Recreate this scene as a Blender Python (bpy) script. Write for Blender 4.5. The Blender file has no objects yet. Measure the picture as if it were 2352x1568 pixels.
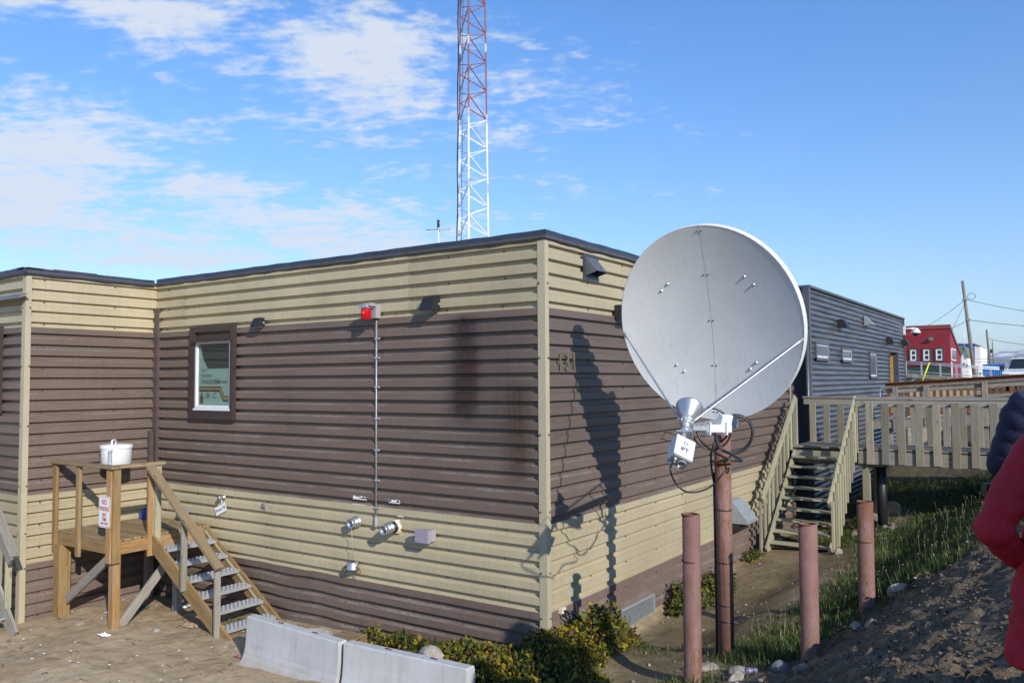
import bpy, bmesh, math, random
import numpy as np
from mathutils import Vector, Matrix
random.seed(7); rng = np.random.default_rng(7)
rad = math.radians
scene = bpy.context.scene
COL = scene.collection

# ---------------------------------------------------------------- camera, sky, sun, exposure
CAM = (5.4365, -8.6488, 3.3719)
yaw, pitch, roll = -0.60165, 0.048453, -0.0061956
fw = Vector((math.sin(yaw)*math.cos(pitch), math.cos(yaw)*math.cos(pitch), math.sin(pitch)))
r0 = Vector((math.cos(yaw), -math.sin(yaw), 0)); u0 = r0.cross(fw)
rt = r0*math.cos(roll) + u0*math.sin(roll); up = -r0*math.sin(roll) + u0*math.cos(roll)
cam_d = bpy.data.cameras.new('camera'); cam = bpy.data.objects.new('camera', cam_d); COL.objects.link(cam)
m = Matrix((rt, up, -fw)).transposed().to_4x4(); m.translation = CAM
cam.matrix_world = m
cam_d.sensor_width = 36; cam_d.lens = 28.81; cam_d.clip_start = 0.05; cam_d.clip_end = 60000
scene.camera = cam

SUN = Vector((0.88, -0.48, 0.49)).normalized()          # towards the sun
SUN_EL = math.asin(SUN.z); SUN_ROT = math.atan2(SUN.x, SUN.y)
sd = bpy.data.lights.new('sun', 'SUN'); so = bpy.data.objects.new('sun', sd); COL.objects.link(so)
sd.energy = 3.9; sd.angle = rad(0.55); sd.color = (1.0, 0.945, 0.86)
so.rotation_euler = (-SUN).to_track_quat('-Z', 'Y').to_euler(); so.location = (30, -20, 30)

world = bpy.data.worlds.new('World'); scene.world = world; world.use_nodes = True

def N(nt, typ, **kw):
    n = nt.nodes.new(typ)
    for k, v in kw.items():
        if k.startswith('i_'):
            key = k[2:]; key = int(key) if key.isdigit() else key
            n.inputs[key].default_value = v
        else: setattr(n, k, v)
    return n
def L(nt, a, b): nt.links.new(a, b)
def math_n(nt, op, a, b=None, clamp=False):
    n = nt.nodes.new('ShaderNodeMath'); n.operation = op; n.use_clamp = clamp
    for i, v in enumerate((a, b)):
        if v is None: continue
        if isinstance(v, (int, float)): n.inputs[i].default_value = v
        else: nt.links.new(v, n.inputs[i])
    return n.outputs[0]
def mixc(nt, fac, a, b, blend='MIX'):
    n = nt.nodes.new('ShaderNodeMix'); n.data_type = 'RGBA'; n.blend_type = blend
    for i, v in ((0, fac), (6, a), (7, b)):
        if isinstance(v, (int, float)): n.inputs[i].default_value = v
        elif isinstance(v, tuple): n.inputs[i].default_value = (v[0], v[1], v[2], 1)
        else: nt.links.new(v, n.inputs[i])
    return n.outputs[2]
def ramp(nt, v, pts, interp='LINEAR'):
    n = nt.nodes.new('ShaderNodeValToRGB'); n.color_ramp.interpolation = interp
    el = n.color_ramp.elements
    while len(el) < len(pts): el.new(0.5)
    for e, (p, c) in zip(el, pts):
        e.position = p; e.color = (c, c, c, 1) if isinstance(c, (int, float)) else (*c, 1)
    nt.links.new(v, n.inputs[0]); return n.outputs[0]

def build_world():
    nt = world.node_tree; nt.nodes.clear()
    out = N(nt, 'ShaderNodeOutputWorld'); bg = N(nt, 'ShaderNodeBackground'); bg.inputs[1].default_value = 0.12
    sky = N(nt, 'ShaderNodeTexSky', sky_type='NISHITA'); sky.sun_disc = False
    sky.sun_elevation = SUN_EL; sky.sun_rotation = SUN_ROT
    sky.altitude = 0; sky.air_density = 1.0; sky.dust_density = 0.2; sky.ozone_density = 2.5
    tc = N(nt, 'ShaderNodeTexCoord')
    nrm = N(nt, 'ShaderNodeVectorMath', operation='NORMALIZE'); L(nt, tc.outputs['Generated'], nrm.inputs[0])
    rot = N(nt, 'ShaderNodeVectorRotate', rotation_type='Z_AXIS'); rot.inputs['Angle'].default_value = yaw
    L(nt, nrm.outputs[0], rot.inputs[0])
    sx = N(nt, 'ShaderNodeSeparateXYZ'); L(nt, rot.outputs[0], sx.inputs[0])
    az = math_n(nt, 'ARCTAN2', sx.outputs[0], sx.outputs[1]); el = math_n(nt, 'ARCSINE', sx.outputs[2])
    # cloud deck coordinates: direction projected on a high plane
    zz = math_n(nt, 'MAXIMUM', math_n(nt, 'ADD', sx.outputs[2], 0.16), 0.05)
    cx = math_n(nt, 'DIVIDE', sx.outputs[0], zz); cy = math_n(nt, 'DIVIDE', sx.outputs[1], zz)
    cv = N(nt, 'ShaderNodeCombineXYZ'); L(nt, cx, cv.inputs[0]); L(nt, math_n(nt, 'MULTIPLY', cy, 1.5), cv.inputs[1])
    n1 = N(nt, 'ShaderNodeTexNoise'); n1.inputs['Scale'].default_value = 3.8; n1.inputs['Detail'].default_value = 9
    n1.inputs['Roughness'].default_value = 0.66; n1.inputs['Distortion'].default_value = 0.5; L(nt, cv.outputs[0], n1.inputs[0])
    n2 = N(nt, 'ShaderNodeTexNoise'); n2.inputs['Scale'].default_value = 17; n2.inputs['Detail'].default_value = 6
    n2.inputs['Roughness'].default_value = 0.6; L(nt, cv.outputs[0], n2.inputs[0])
    # banks of cloud (azimuth from the street axis, elevation, half widths, weight)
    def ae(X, Y): return (math.atan((X-1176)/1850), rad(2.78)+math.atan((784-Y)/1850))
    banks = [(60,70,170,70,.9),(330,110,230,62,.9),(560,70,70,75,.55),(575,190,90,32,.6),(840,160,210,120,.85),(900,250,220,50,.75),
             (110,430,260,110,1.0),(90,520,260,80,1.0),(290,345,200,24,.5),(500,470,190,40,.8),(640,520,200,48,.8),(820,490,170,40,.6),
             (820,560,260,50,.85),(360,600,330,48,.8),(1290,215,190,75,.45),(1190,300,110,40,.5),(1430,455,190,22,.38),(1590,310,120,42,.33),
             (1210,420,90,16,.3),(1760,390,50,12,.3),(375,242,26,14,.5),(1560,150,200,60,.2),(-500,300,420,170,.9),(-900,560,500,90,.9),(2900,420,380,70,.35)]
    tot = None
    for X, Y, rx, ry, w in banks:
        a0, e0 = ae(X, Y); sa = rx/1850*math.cos(a0)**2; se = ry/1850
        dx = math_n(nt, 'MULTIPLY', math_n(nt, 'SUBTRACT', az, a0), 1/sa); dy = math_n(nt, 'MULTIPLY', math_n(nt, 'SUBTRACT', el, e0), 1/se)
        d2 = math_n(nt, 'ADD', math_n(nt, 'MULTIPLY', dx, dx), math_n(nt, 'MULTIPLY', dy, dy))
        g = math_n(nt, 'MULTIPLY', math_n(nt, 'EXPONENT', math_n(nt, 'MULTIPLY', d2, -0.75)), w)
        tot = g if tot is None else math_n(nt, 'MAXIMUM', tot, g)
    nn = math_n(nt, 'ADD', math_n(nt, 'ADD', math_n(nt, 'MULTIPLY', n1.outputs[0], 1.55), math_n(nt, 'MULTIPLY', n2.outputs[0], 1.0)), -0.46)
    ar = N(nt, 'ShaderNodeMapRange', interpolation_type='SMOOTHSTEP'); L(nt, az, ar.inputs[0]); ar.inputs[1].default_value = -0.05; ar.inputs[2].default_value = 0.3; ar.inputs[4].default_value = 0.15
    v = math_n(nt, 'SUBTRACT', math_n(nt, 'ADD', nn, math_n(nt, 'MULTIPLY', tot, 0.64)), ar.outputs[0])
    mr = N(nt, 'ShaderNodeMapRange', interpolation_type='SMOOTHSTEP'); L(nt, v, mr.inputs[0])
    mr.inputs[1].default_value = 0.90; mr.inputs[2].default_value = 1.42; mr.inputs[3].default_value = 0; mr.inputs[4].default_value = 0.88
    lowf = N(nt, 'ShaderNodeMapRange'); L(nt, el, lowf.inputs[0]); lowf.inputs[1].default_value = 0.0; lowf.inputs[2].default_value = 0.08
    cov = math_n(nt, 'MULTIPLY', mr.outputs[0], lowf.outputs[0])
    # height tints the clouds a little: brighter low down
    ccol = (4.75, 5.1, 5.55)
    te = N(nt, 'ShaderNodeMapRange', interpolation_type='SMOOTHSTEP'); L(nt, el, te.inputs[0]); te.inputs[1].default_value = -0.02; te.inputs[2].default_value = 0.5
    tint = mixc(nt, te.outputs[0], (0.80, 0.90, 1.08), (0.62, 0.96, 1.32))
    col = mixc(nt, cov, mixc(nt, 1.0, sky.outputs[0], tint, 'MULTIPLY'), ccol)
    L(nt, col, bg.inputs[0]); L(nt, bg.outputs[0], out.inputs[0])
build_world()
scene.render.engine = 'CYCLES'
scene.view_settings.view_transform = 'Standard'; scene.view_settings.look = 'None'
scene.view_settings.exposure = 0.45; scene.view_settings.gamma = 1.0; scene.view_settings.use_curve_mapping = False
scene.cycles.max_bounces = 6; scene.cycles.transparent_max_bounces = 12; scene.cycles.use_denoising = True

# ---------------------------------------------------------------- mesh helpers
OFF = {}          # object -> world offset its vertices are measured from
class MB:
    def __init__(s): s.v = []; s.f = []; s.a = []; s.smooth = []; s.mi = []; s.cur = 0
    def add(s, vs, fs, at=None, smooth=False):
        b = len(s.v); s.v += [tuple(p) for p in vs]; s.f += [tuple(i+b for i in f) for f in fs]
        s.a += [tuple(p) for p in (at if at is not None else vs)]; s.smooth += [smooth]*len(fs); s.mi += [s.cur]*len(fs)
        return s
    def box(s, x0, x1, y0, y1, z0, z1):
        vs = [(x, y, z) for z in (z0, z1) for y in (y0, y1) for x in (x0, x1)]
        return s.add(vs, [(0,2,3,1),(4,5,7,6),(0,1,5,4),(2,6,7,3),(0,4,6,2),(1,3,7,5)])
    def bar(s, p0, p1, w, h, hint=(0,0,1), bev=0.0, ends=None):
        """timber: w across, h along the hint direction; attribute runs along the length"""
        p0 = Vector(p0); p1 = Vector(p1); d = (p1-p0); ln = d.length; d.normalize()
        hv = Vector(hint); hv = (hv - d*hv.dot(d))
        if hv.length < 1e-4: hv = Vector((1,0,0)) - d*d.x
        hv.normalize(); sv = d.cross(hv)
        o = (random.random()*7, random.random()*7, random.random()*7)
        b = bev
        prof = [(-w/2+b,-h/2),(w/2-b,-h/2),(w/2,-h/2+b),(w/2,h/2-b),(w/2-b,h/2),(-w/2+b,h/2),(-w/2,h/2-b),(-w/2,-h/2+b)] if b > 0 else [(-w/2,-h/2),(w/2,-h/2),(w/2,h/2),(-w/2,h/2)]
        vs = []; at = []
        for t, p in ((0, p0), (ln, p1)):
            for a, c in prof:
                vs.append(p + sv*a + hv*c); at.append((t+o[0], a+o[1], c+o[2]))
        n = len(prof)
        fs = [(i, (i+1)%n, n+(i+1)%n, n+i) for i in range(n)] + [tuple(range(n-1,-1,-1)), tuple(range(n, 2*n))]
        return s.add(vs, fs, at)
    def tube(s, pts, r, n=8, cap=True, smooth=True):
        pts = [Vector(p) for p in pts]; rs = r if isinstance(r, (list, tuple)) else [r]*len(pts)
        vs = []; fs = []; prev = None; at = []; acc = 0
        for i, p in enumerate(pts):
            a = pts[max(i-1,0)]; c = pts[min(i+1,len(pts)-1)]; t = (c-a).normalized()
            if i: acc += (p-pts[i-1]).length
            if prev is None:
                ref = Vector((0,0,1)) if abs(t.z) < 0.9 else Vector((1,0,0)); x = ref.cross(t).normalized()
            else:
                x = prev - t*prev.dot(t); x = x.normalized() if x.length > 1e-5 else t.orthogonal().normalized()
            prev = x; y = t.cross(x)
            for k in range(n):
                th = 2*math.pi*k/n; vs.append(p + (x*math.cos(th)+y*math.sin(th))*rs[i]); at.append((acc, math.cos(th)*rs[i], math.sin(th)*rs[i]))
        for i in range(len(pts)-1):
            for k in range(n):
                fs.append((i*n+k, i*n+(k+1)%n, (i+1)*n+(k+1)%n, (i+1)*n+k))
        s.add(vs, fs, at, smooth)
        if cap:
            b = len(s.v)-len(vs); m_ = len(pts)-1
            s.f += [tuple(b+k for k in range(n-1,-1,-1)), tuple(b+m_*n+k for k in range(n))]; s.smooth += [False]*2; s.mi += [s.cur]*2
        return s
    def lathe(s, o, axis, prof, n=24, smooth=True, cap0=False, cap1=False):
        """prof: list of (distance along axis, radius)"""
        o = Vector(o); ax = Vector(axis).normalized(); x = ax.orthogonal().normalized(); y = ax.cross(x)
        vs = [o + ax*t + (x*math.cos(2*math.pi*k/n)+y*math.sin(2*math.pi*k/n))*r for t, r in prof for k in range(n)]
        fs = [(i*n+k, i*n+(k+1)%n, (i+1)*n+(k+1)%n, (i+1)*n+k) for i in range(len(prof)-1) for k in range(n)]
        if cap0: fs.append(tuple(range(n-1,-1,-1)))
        if cap1: fs.append(tuple((len(prof)-1)*n+k for k in range(n)))
        s.add(vs, fs, None, smooth)
        if cap0 or cap1:
            for q in range(1, 1+cap0+cap1): s.smooth[-q] = False
        return s
    def prism(s, poly, d):
        """poly: 3D points of one planar outline, extruded by vector d"""
        n = len(poly); d = Vector(d); vs = [Vector(p) for p in poly] + [Vector(p)+d for p in poly]
        return s.add(vs, [tuple(range(n-1,-1,-1)), tuple(range(n,2*n))] + [(i,(i+1)%n,n+(i+1)%n,n+i) for i in range(n)])
    def grid(s, P, smooth=True, closed=False):
        """P[i][j] points"""
        ni, nj = len(P), len(P[0]); vs = [p for row in P for p in row]
        fs = [(i*nj+j, i*nj+(j+1)%nj, (i+1)*nj+(j+1)%nj, (i+1)*nj+j) for i in range(ni-1) for j in range(nj if closed else nj-1)]
        return s.add(vs, fs, None, smooth)
    def sphere(s, c, r, n=10, m_=6, sc=(1,1,1)):
        P = []
        for i in range(m_+1):
            ph = math.pi*i/m_
            P.append([(c[0]+r*sc[0]*math.sin(ph)*math.cos(2*math.pi*j/n), c[1]+r*sc[1]*math.sin(ph)*math.sin(2*math.pi*j/n), c[2]-r*sc[2]*math.cos(ph)) for j in range(n)])
        return s.grid(P, True, True)
    def build(s, name, mats, parent=None, fix=True):
        off = OFF.get(parent.name, Vector((0,0,0))) if parent else Vector((0,0,0))
        me = bpy.data.meshes.new(name)
        me.from_pydata([(p[0]-off[0], p[1]-off[1], p[2]-off[2]) for p in s.v], [], s.f)
        mats = mats if isinstance(mats, (list, tuple)) else [mats]
        for q in mats: me.materials.append(q)
        me.polygons.foreach_set('use_smooth', s.smooth)
        if len(mats) > 1: me.polygons.foreach_set('material_index', s.mi)
        at = me.attributes.new('loc', 'FLOAT_VECTOR', 'POINT'); at.data.foreach_set('vector', np.array(s.a, dtype=np.float32).ravel())
        if fix:
            bm = bmesh.new(); bm.from_mesh(me); bmesh.ops.recalc_face_normals(bm, faces=bm.faces); bm.to_mesh(me); bm.free()
        o = bpy.data.objects.new(name, me); COL.objects.link(o)
        if parent: o.parent = parent
        OFF[o.name] = off
        return o
def tag(o, label=None, cat=None, group=None, kind=None):
    if label: o['label'] = label
    if cat: o['category'] = cat
    if group: o['group'] = group
    if kind: o['kind'] = kind
    return o
def thing(name, label, cat, loc=(0,0,0), group=None):
    o = bpy.data.objects.new(name, None); COL.objects.link(o); o.location = loc; o.empty_display_size = 0.2
    OFF[o.name] = Vector(loc); return tag(o, label, cat, group)
def copy_tree(root, delta, label, group=None):
    def rec(o, par):
        c = o.copy(); COL.objects.link(c); c.parent = par
        OFF[c.name] = OFF.get(o.name, Vector((0,0,0)))
        for ch in o.children: rec(ch, c)
        return c
    kids = list(root.children)
    r = root.copy(); COL.objects.link(r); r.location = root.location + Vector(delta); OFF[r.name] = Vector(r.location)
    for ch in kids: rec(ch, r)
    r['label'] = label
    if group: r['group'] = group
    return r
def text(name, body, size, pos, rot, mat, parent=None, extrude=0.0008, align='CENTER', sx=1.0, bold=0.0):
    cu = bpy.data.curves.new(name, 'FONT'); cu.body = body; cu.size = size; cu.extrude = extrude; cu.align_x = align; cu.align_y = 'CENTER'
    cu.offset = bold; cu.resolution_u = 3
    tmp = bpy.data.objects.new(name, cu); COL.objects.link(tmp)
    me = bpy.data.meshes.new_from_object(tmp.evaluated_get(bpy.context.evaluated_depsgraph_get())); bpy.data.objects.remove(tmp); bpy.data.curves.remove(cu)
    me.name = name; me.materials.clear(); me.materials.append(mat)
    o = bpy.data.objects.new(name, me); COL.objects.link(o)
    off = OFF.get(parent.name, Vector((0,0,0))) if parent else Vector((0,0,0))
    o.location = Vector(pos)-off; o.rotation_euler = rot; o.scale = (sx, 1, 1)
    if parent: o.parent = parent
    OFF[o.name] = off
    return o
ROT_A = (rad(90), 0, 0); ROT_B = (rad(90), 0, rad(90))

# ---------------------------------------------------------------- materials
def base_mat(name):
    m_ = bpy.data.materials.new(name); m_.use_nodes = True; nt = m_.node_tree
    return m_, nt, nt.nodes['Principled BSDF']
def coords(nt, attr=False, scale=(1,1,1)):
    if attr: s_ = N(nt, 'ShaderNodeAttribute', attribute_name='loc').outputs['Vector']
    else: s_ = N(nt, 'ShaderNodeNewGeometry').outputs['Position']
    mp = N(nt, 'ShaderNodeMapping'); mp.inputs['Scale'].default_value = scale; L(nt, s_, mp.inputs[0]); return mp.outputs[0]
def noise(nt, vec, scale=5, detail=4, rough=0.55, dist=0.0):
    n = N(nt, 'ShaderNodeTexNoise'); n.inputs['Scale'].default_value = scale; n.inputs['Detail'].default_value = detail
    n.inputs['Roughness'].default_value = rough; n.inputs['Distortion'].default_value = dist; L(nt, vec, n.inputs[0]); return n.outputs[0]
def bump(nt, bs, h, strength=0.3, dist=0.01):
    b = N(nt, 'ShaderNodeBump'); b.inputs['Strength'].default_value = strength; b.inputs['Distance'].default_value = dist
    L(nt, h, b.inputs['Height']); L(nt, b.outputs[0], bs.inputs['Normal']); return b
def simple(name, col, rough=0.6, metal=0.0, var=0.18, scale=6, bmp=0.0, bscale=60, attr=False, stretch=(1,1,1), dark=None, rnd=0.0, spec=0.5):
    m_, nt, bs = base_mat(name); v = coords(nt, attr, stretch)
    nz = noise(nt, v, scale, 5, 0.6)
    f = ramp(nt, nz, [(0.3, 1-var), (0.7, 1+var)])
    c = mixc(nt, 1.0, col, f, 'MULTIPLY')
    if dark:
        n2 = noise(nt, v, scale*2.7, 6, 0.65); k = ramp(nt, n2, [(dark[1], 0.0), (dark[1]+0.12, 1.0)])
        c = mixc(nt, k, c, dark[0])
    if rnd:
        oi = N(nt, 'ShaderNodeObjectInfo'); rr = ramp(nt, oi.outputs['Random'], [(0, 1-rnd), (1, 1+rnd)]); c = mixc(nt, 1.0, c, rr, 'MULTIPLY')
    L(nt, c, bs.inputs['Base Color']); bs.inputs['Roughness'].default_value = rough; bs.inputs['Metallic'].default_value = metal
    bs.inputs['Specular IOR Level'].default_value = spec
    if bmp: bump(nt, bs, noise(nt, v, bscale, 4), bmp, 0.006)
    return m_
def wood(name, col, col2, weather=(0.3,0.29,0.26), wamt=0.4, rnd=0.16):
    m_, nt, bs = base_mat(name); v = coords(nt, True, (1.3, 16, 16))
    n1 = noise(nt, v, 2.2, 6, 0.62, 0.6); v2 = coords(nt, True, (6, 90, 90)); n2 = noise(nt, v2, 1.0, 4)
    c = mixc(nt, ramp(nt, n1, [(0.32, 0.0), (0.68, 1.0)]), col, col2)
    c = mixc(nt, ramp(nt, n2, [(0.35, 0.0), (0.75, 0.5)]), c, tuple(x*0.4 for x in col)); n6 = noise(nt, coords(nt, True, (.7, 26, 26)), 1.0, 5, .7, .3); c = mixc(nt, ramp(nt, n6, [(0.54, 0.0), (0.66, .7)]), c, tuple(x*0.42 for x in col))
    v3 = coords(nt, True, (0.9, 3, 3)); n3 = noise(nt, v3, 1.7, 4)
    c = mixc(nt, ramp(nt, n3, [(0.45, 0.0), (0.7, wamt)]), c, weather)
    vor = N(nt, 'ShaderNodeTexVoronoi'); vor.inputs['Scale'].default_value = 1.0; L(nt, coords(nt, True, (2.2, 9, 9)), vor.inputs[0])
    kn = ramp(nt, vor.outputs['Distance'], [(0.07, 1.0), (0.16, 0.0)])
    c = mixc(nt, math_n(nt, 'MULTIPLY', kn, 0.75), c, tuple(x*0.3 for x in col))
    oi = N(nt, 'ShaderNodeObjectInfo'); c = mixc(nt, 1.0, c, ramp(nt, oi.outputs['Random'], [(0, 1-rnd), (1, 1+rnd)]), 'MULTIPLY')
    L(nt, c, bs.inputs['Base Color']); bs.inputs['Roughness'].default_value = 0.78; bs.inputs['Specular IOR Level'].default_value = 0.25
    bump(nt, bs, n2, 0.35, 0.003); return m_
def siding_mat(name, col, chalk=0.5, stains=(), rough=0.42):
    m_, nt, bs = base_mat(name); pos = coords(nt)
    st = noise(nt, coords(nt, False, (22, 22, 0.55)), 1.0, 4, 0.6)
    big = noise(nt, pos, 0.9, 4, 0.5); fine = noise(nt, pos, 70, 3)
    c = mixc(nt, 1.0, col, ramp(nt, st, [(0.3, 0.93), (0.7, 1.06)]), 'MULTIPLY')
    c = mixc(nt, 1.0, c, ramp(nt, big, [(0.3, 0.9), (0.7, 1.09)]), 'MULTIPLY')
    oi = N(nt, 'ShaderNodeObjectInfo'); c = mixc(nt, 1.0, c, ramp(nt, oi.outputs['Random'], [(0, 0.88), (1, 1.08)]), 'MULTIPLY')
    geo = N(nt, 'ShaderNodeNewGeometry'); sp = N(nt, 'ShaderNodeSeparateXYZ'); L(nt, geo.outputs['Position'], sp.inputs[0])
    sn = N(nt, 'ShaderNodeSeparateXYZ'); L(nt, geo.outputs['True Normal'], sn.inputs[0])
    if chalk:                                   # chalky scuffs on the upper edges of the ribs, thin runs below
        e = ramp(nt, sn.outputs[2], [(0.25, 0.0), (0.5, 1.0)])
        dash = noise(nt, coords(nt, False, (34, 34, 120)), 1.0, 3, 0.7); patch = noise(nt, coords(nt, False, (1.1, 1.1, 1.6)), 1.0, 3)
        k = math_n(nt, 'MULTIPLY', e, math_n(nt, 'MULTIPLY', ramp(nt, dash, [(0.42, 0.0), (0.6, 1.0)]), ramp(nt, patch, [(0.42, 0.1), (0.6, 1.0)])))
        c = mixc(nt, math_n(nt, 'MULTIPLY', k, chalk), c, (0.42, 0.40, 0.38))
        run = noise(nt, coords(nt, False, (30, 30, 0.8)), 1.0, 3, 0.5)
        low = N(nt, 'ShaderNodeMapRange'); L(nt, sp.outputs[2], low.inputs[0]); low.inputs[1].default_value = 0.75; low.inputs[2].default_value = 0.2
        k2 = math_n(nt, 'MULTIPLY', ramp(nt, run, [(0.6, 0.0), (0.72, 1.0)]), math_n(nt, 'ADD', math_n(nt, 'MULTIPLY', low.outputs[0], 0.5), 0.05))
        c = mixc(nt, math_n(nt, 'MULTIPLY', k2, chalk), c, (0.38, 0.36, 0.34))
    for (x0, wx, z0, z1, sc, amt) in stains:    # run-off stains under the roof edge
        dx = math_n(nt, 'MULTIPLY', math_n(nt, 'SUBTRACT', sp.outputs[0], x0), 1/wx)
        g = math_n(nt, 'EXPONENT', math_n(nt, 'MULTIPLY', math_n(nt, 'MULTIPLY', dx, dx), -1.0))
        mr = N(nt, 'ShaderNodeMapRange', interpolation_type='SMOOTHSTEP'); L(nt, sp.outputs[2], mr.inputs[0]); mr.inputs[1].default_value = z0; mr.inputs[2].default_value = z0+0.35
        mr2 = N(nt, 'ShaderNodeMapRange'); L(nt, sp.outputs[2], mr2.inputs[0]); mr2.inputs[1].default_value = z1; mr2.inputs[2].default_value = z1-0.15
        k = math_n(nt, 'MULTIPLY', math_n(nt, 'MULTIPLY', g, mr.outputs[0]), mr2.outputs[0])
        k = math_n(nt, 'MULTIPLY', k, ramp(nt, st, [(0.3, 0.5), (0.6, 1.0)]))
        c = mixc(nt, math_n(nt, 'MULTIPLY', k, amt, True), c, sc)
    L(nt, c, bs.inputs['Base Color']); bs.inputs['Roughness'].default_value = rough; bs.inputs['Specular IOR Level'].default_value = 0.4
    wob = noise(nt, coords(nt, False, (1.6, 1.6, 5)), 1.0, 2)
    bump(nt, bs, math_n(nt, 'ADD', math_n(nt, 'MULTIPLY', wob, 4.0), math_n(nt, 'MULTIPLY', fine, 0.05)), 0.25, 0.006)
    return m_

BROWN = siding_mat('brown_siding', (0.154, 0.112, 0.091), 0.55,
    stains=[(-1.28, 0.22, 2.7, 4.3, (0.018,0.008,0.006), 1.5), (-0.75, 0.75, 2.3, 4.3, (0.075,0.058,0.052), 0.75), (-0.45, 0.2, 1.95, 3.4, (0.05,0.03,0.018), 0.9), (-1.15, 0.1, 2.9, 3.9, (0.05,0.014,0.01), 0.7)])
TAN = siding_mat('tan_siding', (0.425, 0.362, 0.235), 0.12, stains=[(-7.55, 0.05, 4.28, 5.0, (0.28,0.18,0.08), 0.5), (-0.42, 0.07, 4.78, 4.95, (0.3,0.24,0.15), 0.5)])
TRIM = simple('tan_trim', (0.41, 0.357, 0.245), 0.4, var=0.06, scale=2.5, bmp=0.05, bscale=9)
FASC = simple('slate_flashing', (0.034, 0.040, 0.055), 0.38, var=0.25, scale=3, bmp=0.12, bscale=5, stretch=(1,1,0.4))
BTRIM = simple('brown_trim', (0.085, 0.062, 0.056), 0.42, var=0.12)
DKBRN = simple('dark_brown_trim', (0.048, 0.034, 0.032), 0.4, var=0.15)
ROOF = simple('roof_membrane', (0.07, 0.07, 0.075), 0.8)
CORE = simple('wall_core', (0.05, 0.04, 0.036), 0.9)
BLACK = simple('black_lamp_metal', (0.018, 0.018, 0.02), 0.45, dark=((0.16,0.16,0.16), 0.66), scale=14)
SCREW = simple('screw_head', (0.12, 0.10, 0.085), 0.45, metal=0.5)
GALV = simple('galvanised_steel', (0.50, 0.515, 0.53), 0.42, metal=0.55, var=0.14, scale=25)
GALVD = simple('dull_galvanised', (0.36, 0.38, 0.39), 0.55, metal=0.45, var=0.2, scale=20)
ALU = simple('cast_aluminium', (0.52, 0.52, 0.52), 0.36, metal=0.8, var=0.12, scale=12)
WHITE = simple('white_paint', (0.68, 0.69, 0.70), 0.4, var=0.03)
PVC = simple('white_vinyl', (0.72, 0.72, 0.74), 0.35, var=0.03)
GREYBOX = simple('grey_enclosure', (0.30, 0.30, 0.305), 0.5, var=0.08)
RUBBER = simple('black_rubber', (0.014, 0.014, 0.015), 0.5)
CABLE = simple('black_cable', (0.012, 0.012, 0.014), 0.35)
FOAM = simple('yellowed_foam', (0.62, 0.56, 0.42), 0.8, dark=((0.25,0.15,0.05), 0.6), scale=30, bmp=0.6)
PAPER = simple('white_paper', (0.78, 0.78, 0.76), 0.8, var=0.08, scale=14, bmp=0.3, bscale=30)
WOOD_Y = wood('treated_pine', (0.245, 0.150, 0.055), (0.335, 0.222, 0.098), (0.30,0.26,0.19), 0.3)
WOOD_O = wood('orange_pine', (0.31, 0.165, 0.058), (0.42, 0.255, 0.11), (0.36,0.30,0.24), 0.5)
WOOD_D = wood('deck_pine', (0.25, 0.175, 0.085), (0.335, 0.245, 0.135), (0.27,0.235,0.18), 0.45)
WOOD_G = wood('weathered_pine', (0.235, 0.205, 0.145), (0.315, 0.28, 0.205), (0.22,0.225,0.205), 0.75, 0.26)
WOOD_P = wood('pale_pine', (0.33, 0.295, 0.19), (0.41, 0.37, 0.25), (0.25,0.275,0.19), 0.65, 0.2)
WOOD_R = wood('stained_pine', (0.18, 0.075, 0.03), (0.24, 0.11, 0.045), (0.16,0.10,0.06), 0.3)
WOOD_GR = wood('grey_pine', (0.26, 0.235, 0.19), (0.33, 0.30, 0.25), (0.30,0.29,0.27), 0.6, 0.15)
BLUEPL = simple('blue_plastic', (0.05, 0.065, 0.24), 0.45)
LENSRED = None
def glossy(name, col, rough=0.12, trans=0.0, emit=None):
    m_, nt, bs = base_mat(name); bs.inputs['Base Color'].default_value = (*col, 1); bs.inputs['Roughness'].default_value = rough
    bs.inputs['Transmission Weight'].default_value = trans
    if emit: bs.inputs['Emission Color'].default_value = (*emit[0], 1); bs.inputs['Emission Strength'].default_value = emit[1]
    return m_
LENSRED = glossy('red_lens', (0.42, 0.006, 0.012), 0.12)
REDGLINT = glossy('red_glint', (0.8, 0.03, 0.02), 0.3, emit=((1.0, 0.03, 0.015), 1.2))  # faint glow imitating sunlight on the red plastic
LENSVIO = glossy('hazed_lens', (0.30, 0.26, 0.33), 0.35)
def glass_mat():
    m_, nt, bs = base_mat('window_glass'); nt.nodes.remove(bs); out = nt.nodes['Material Output']
    g = N(nt, 'ShaderNodeBsdfGlossy'); g.inputs['Roughness'].default_value = 0.02; t = N(nt, 'ShaderNodeBsdfTransparent'); t.inputs[0].default_value = (0.82, 0.88, 0.86, 1)
    fr = N(nt, 'ShaderNodeLayerWeight'); fr.inputs['Blend'].default_value = 0.5; mx = N(nt, 'ShaderNodeMixShader')
    L(nt, math_n(nt, 'ADD', math_n(nt, 'MULTIPLY', math_n(nt, 'POWER', fr.outputs['Facing'], 3.0), 0.6), 0.05), mx.inputs[0]); L(nt, t.outputs[0], mx.inputs[1]); L(nt, g.outputs[0], mx.inputs[2]); L(nt, mx.outputs[0], out.inputs[0]); return m_
GLASS = glass_mat()
DKGLASS = glossy('dark_glass', (0.02, 0.025, 0.03), 0.06)
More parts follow.
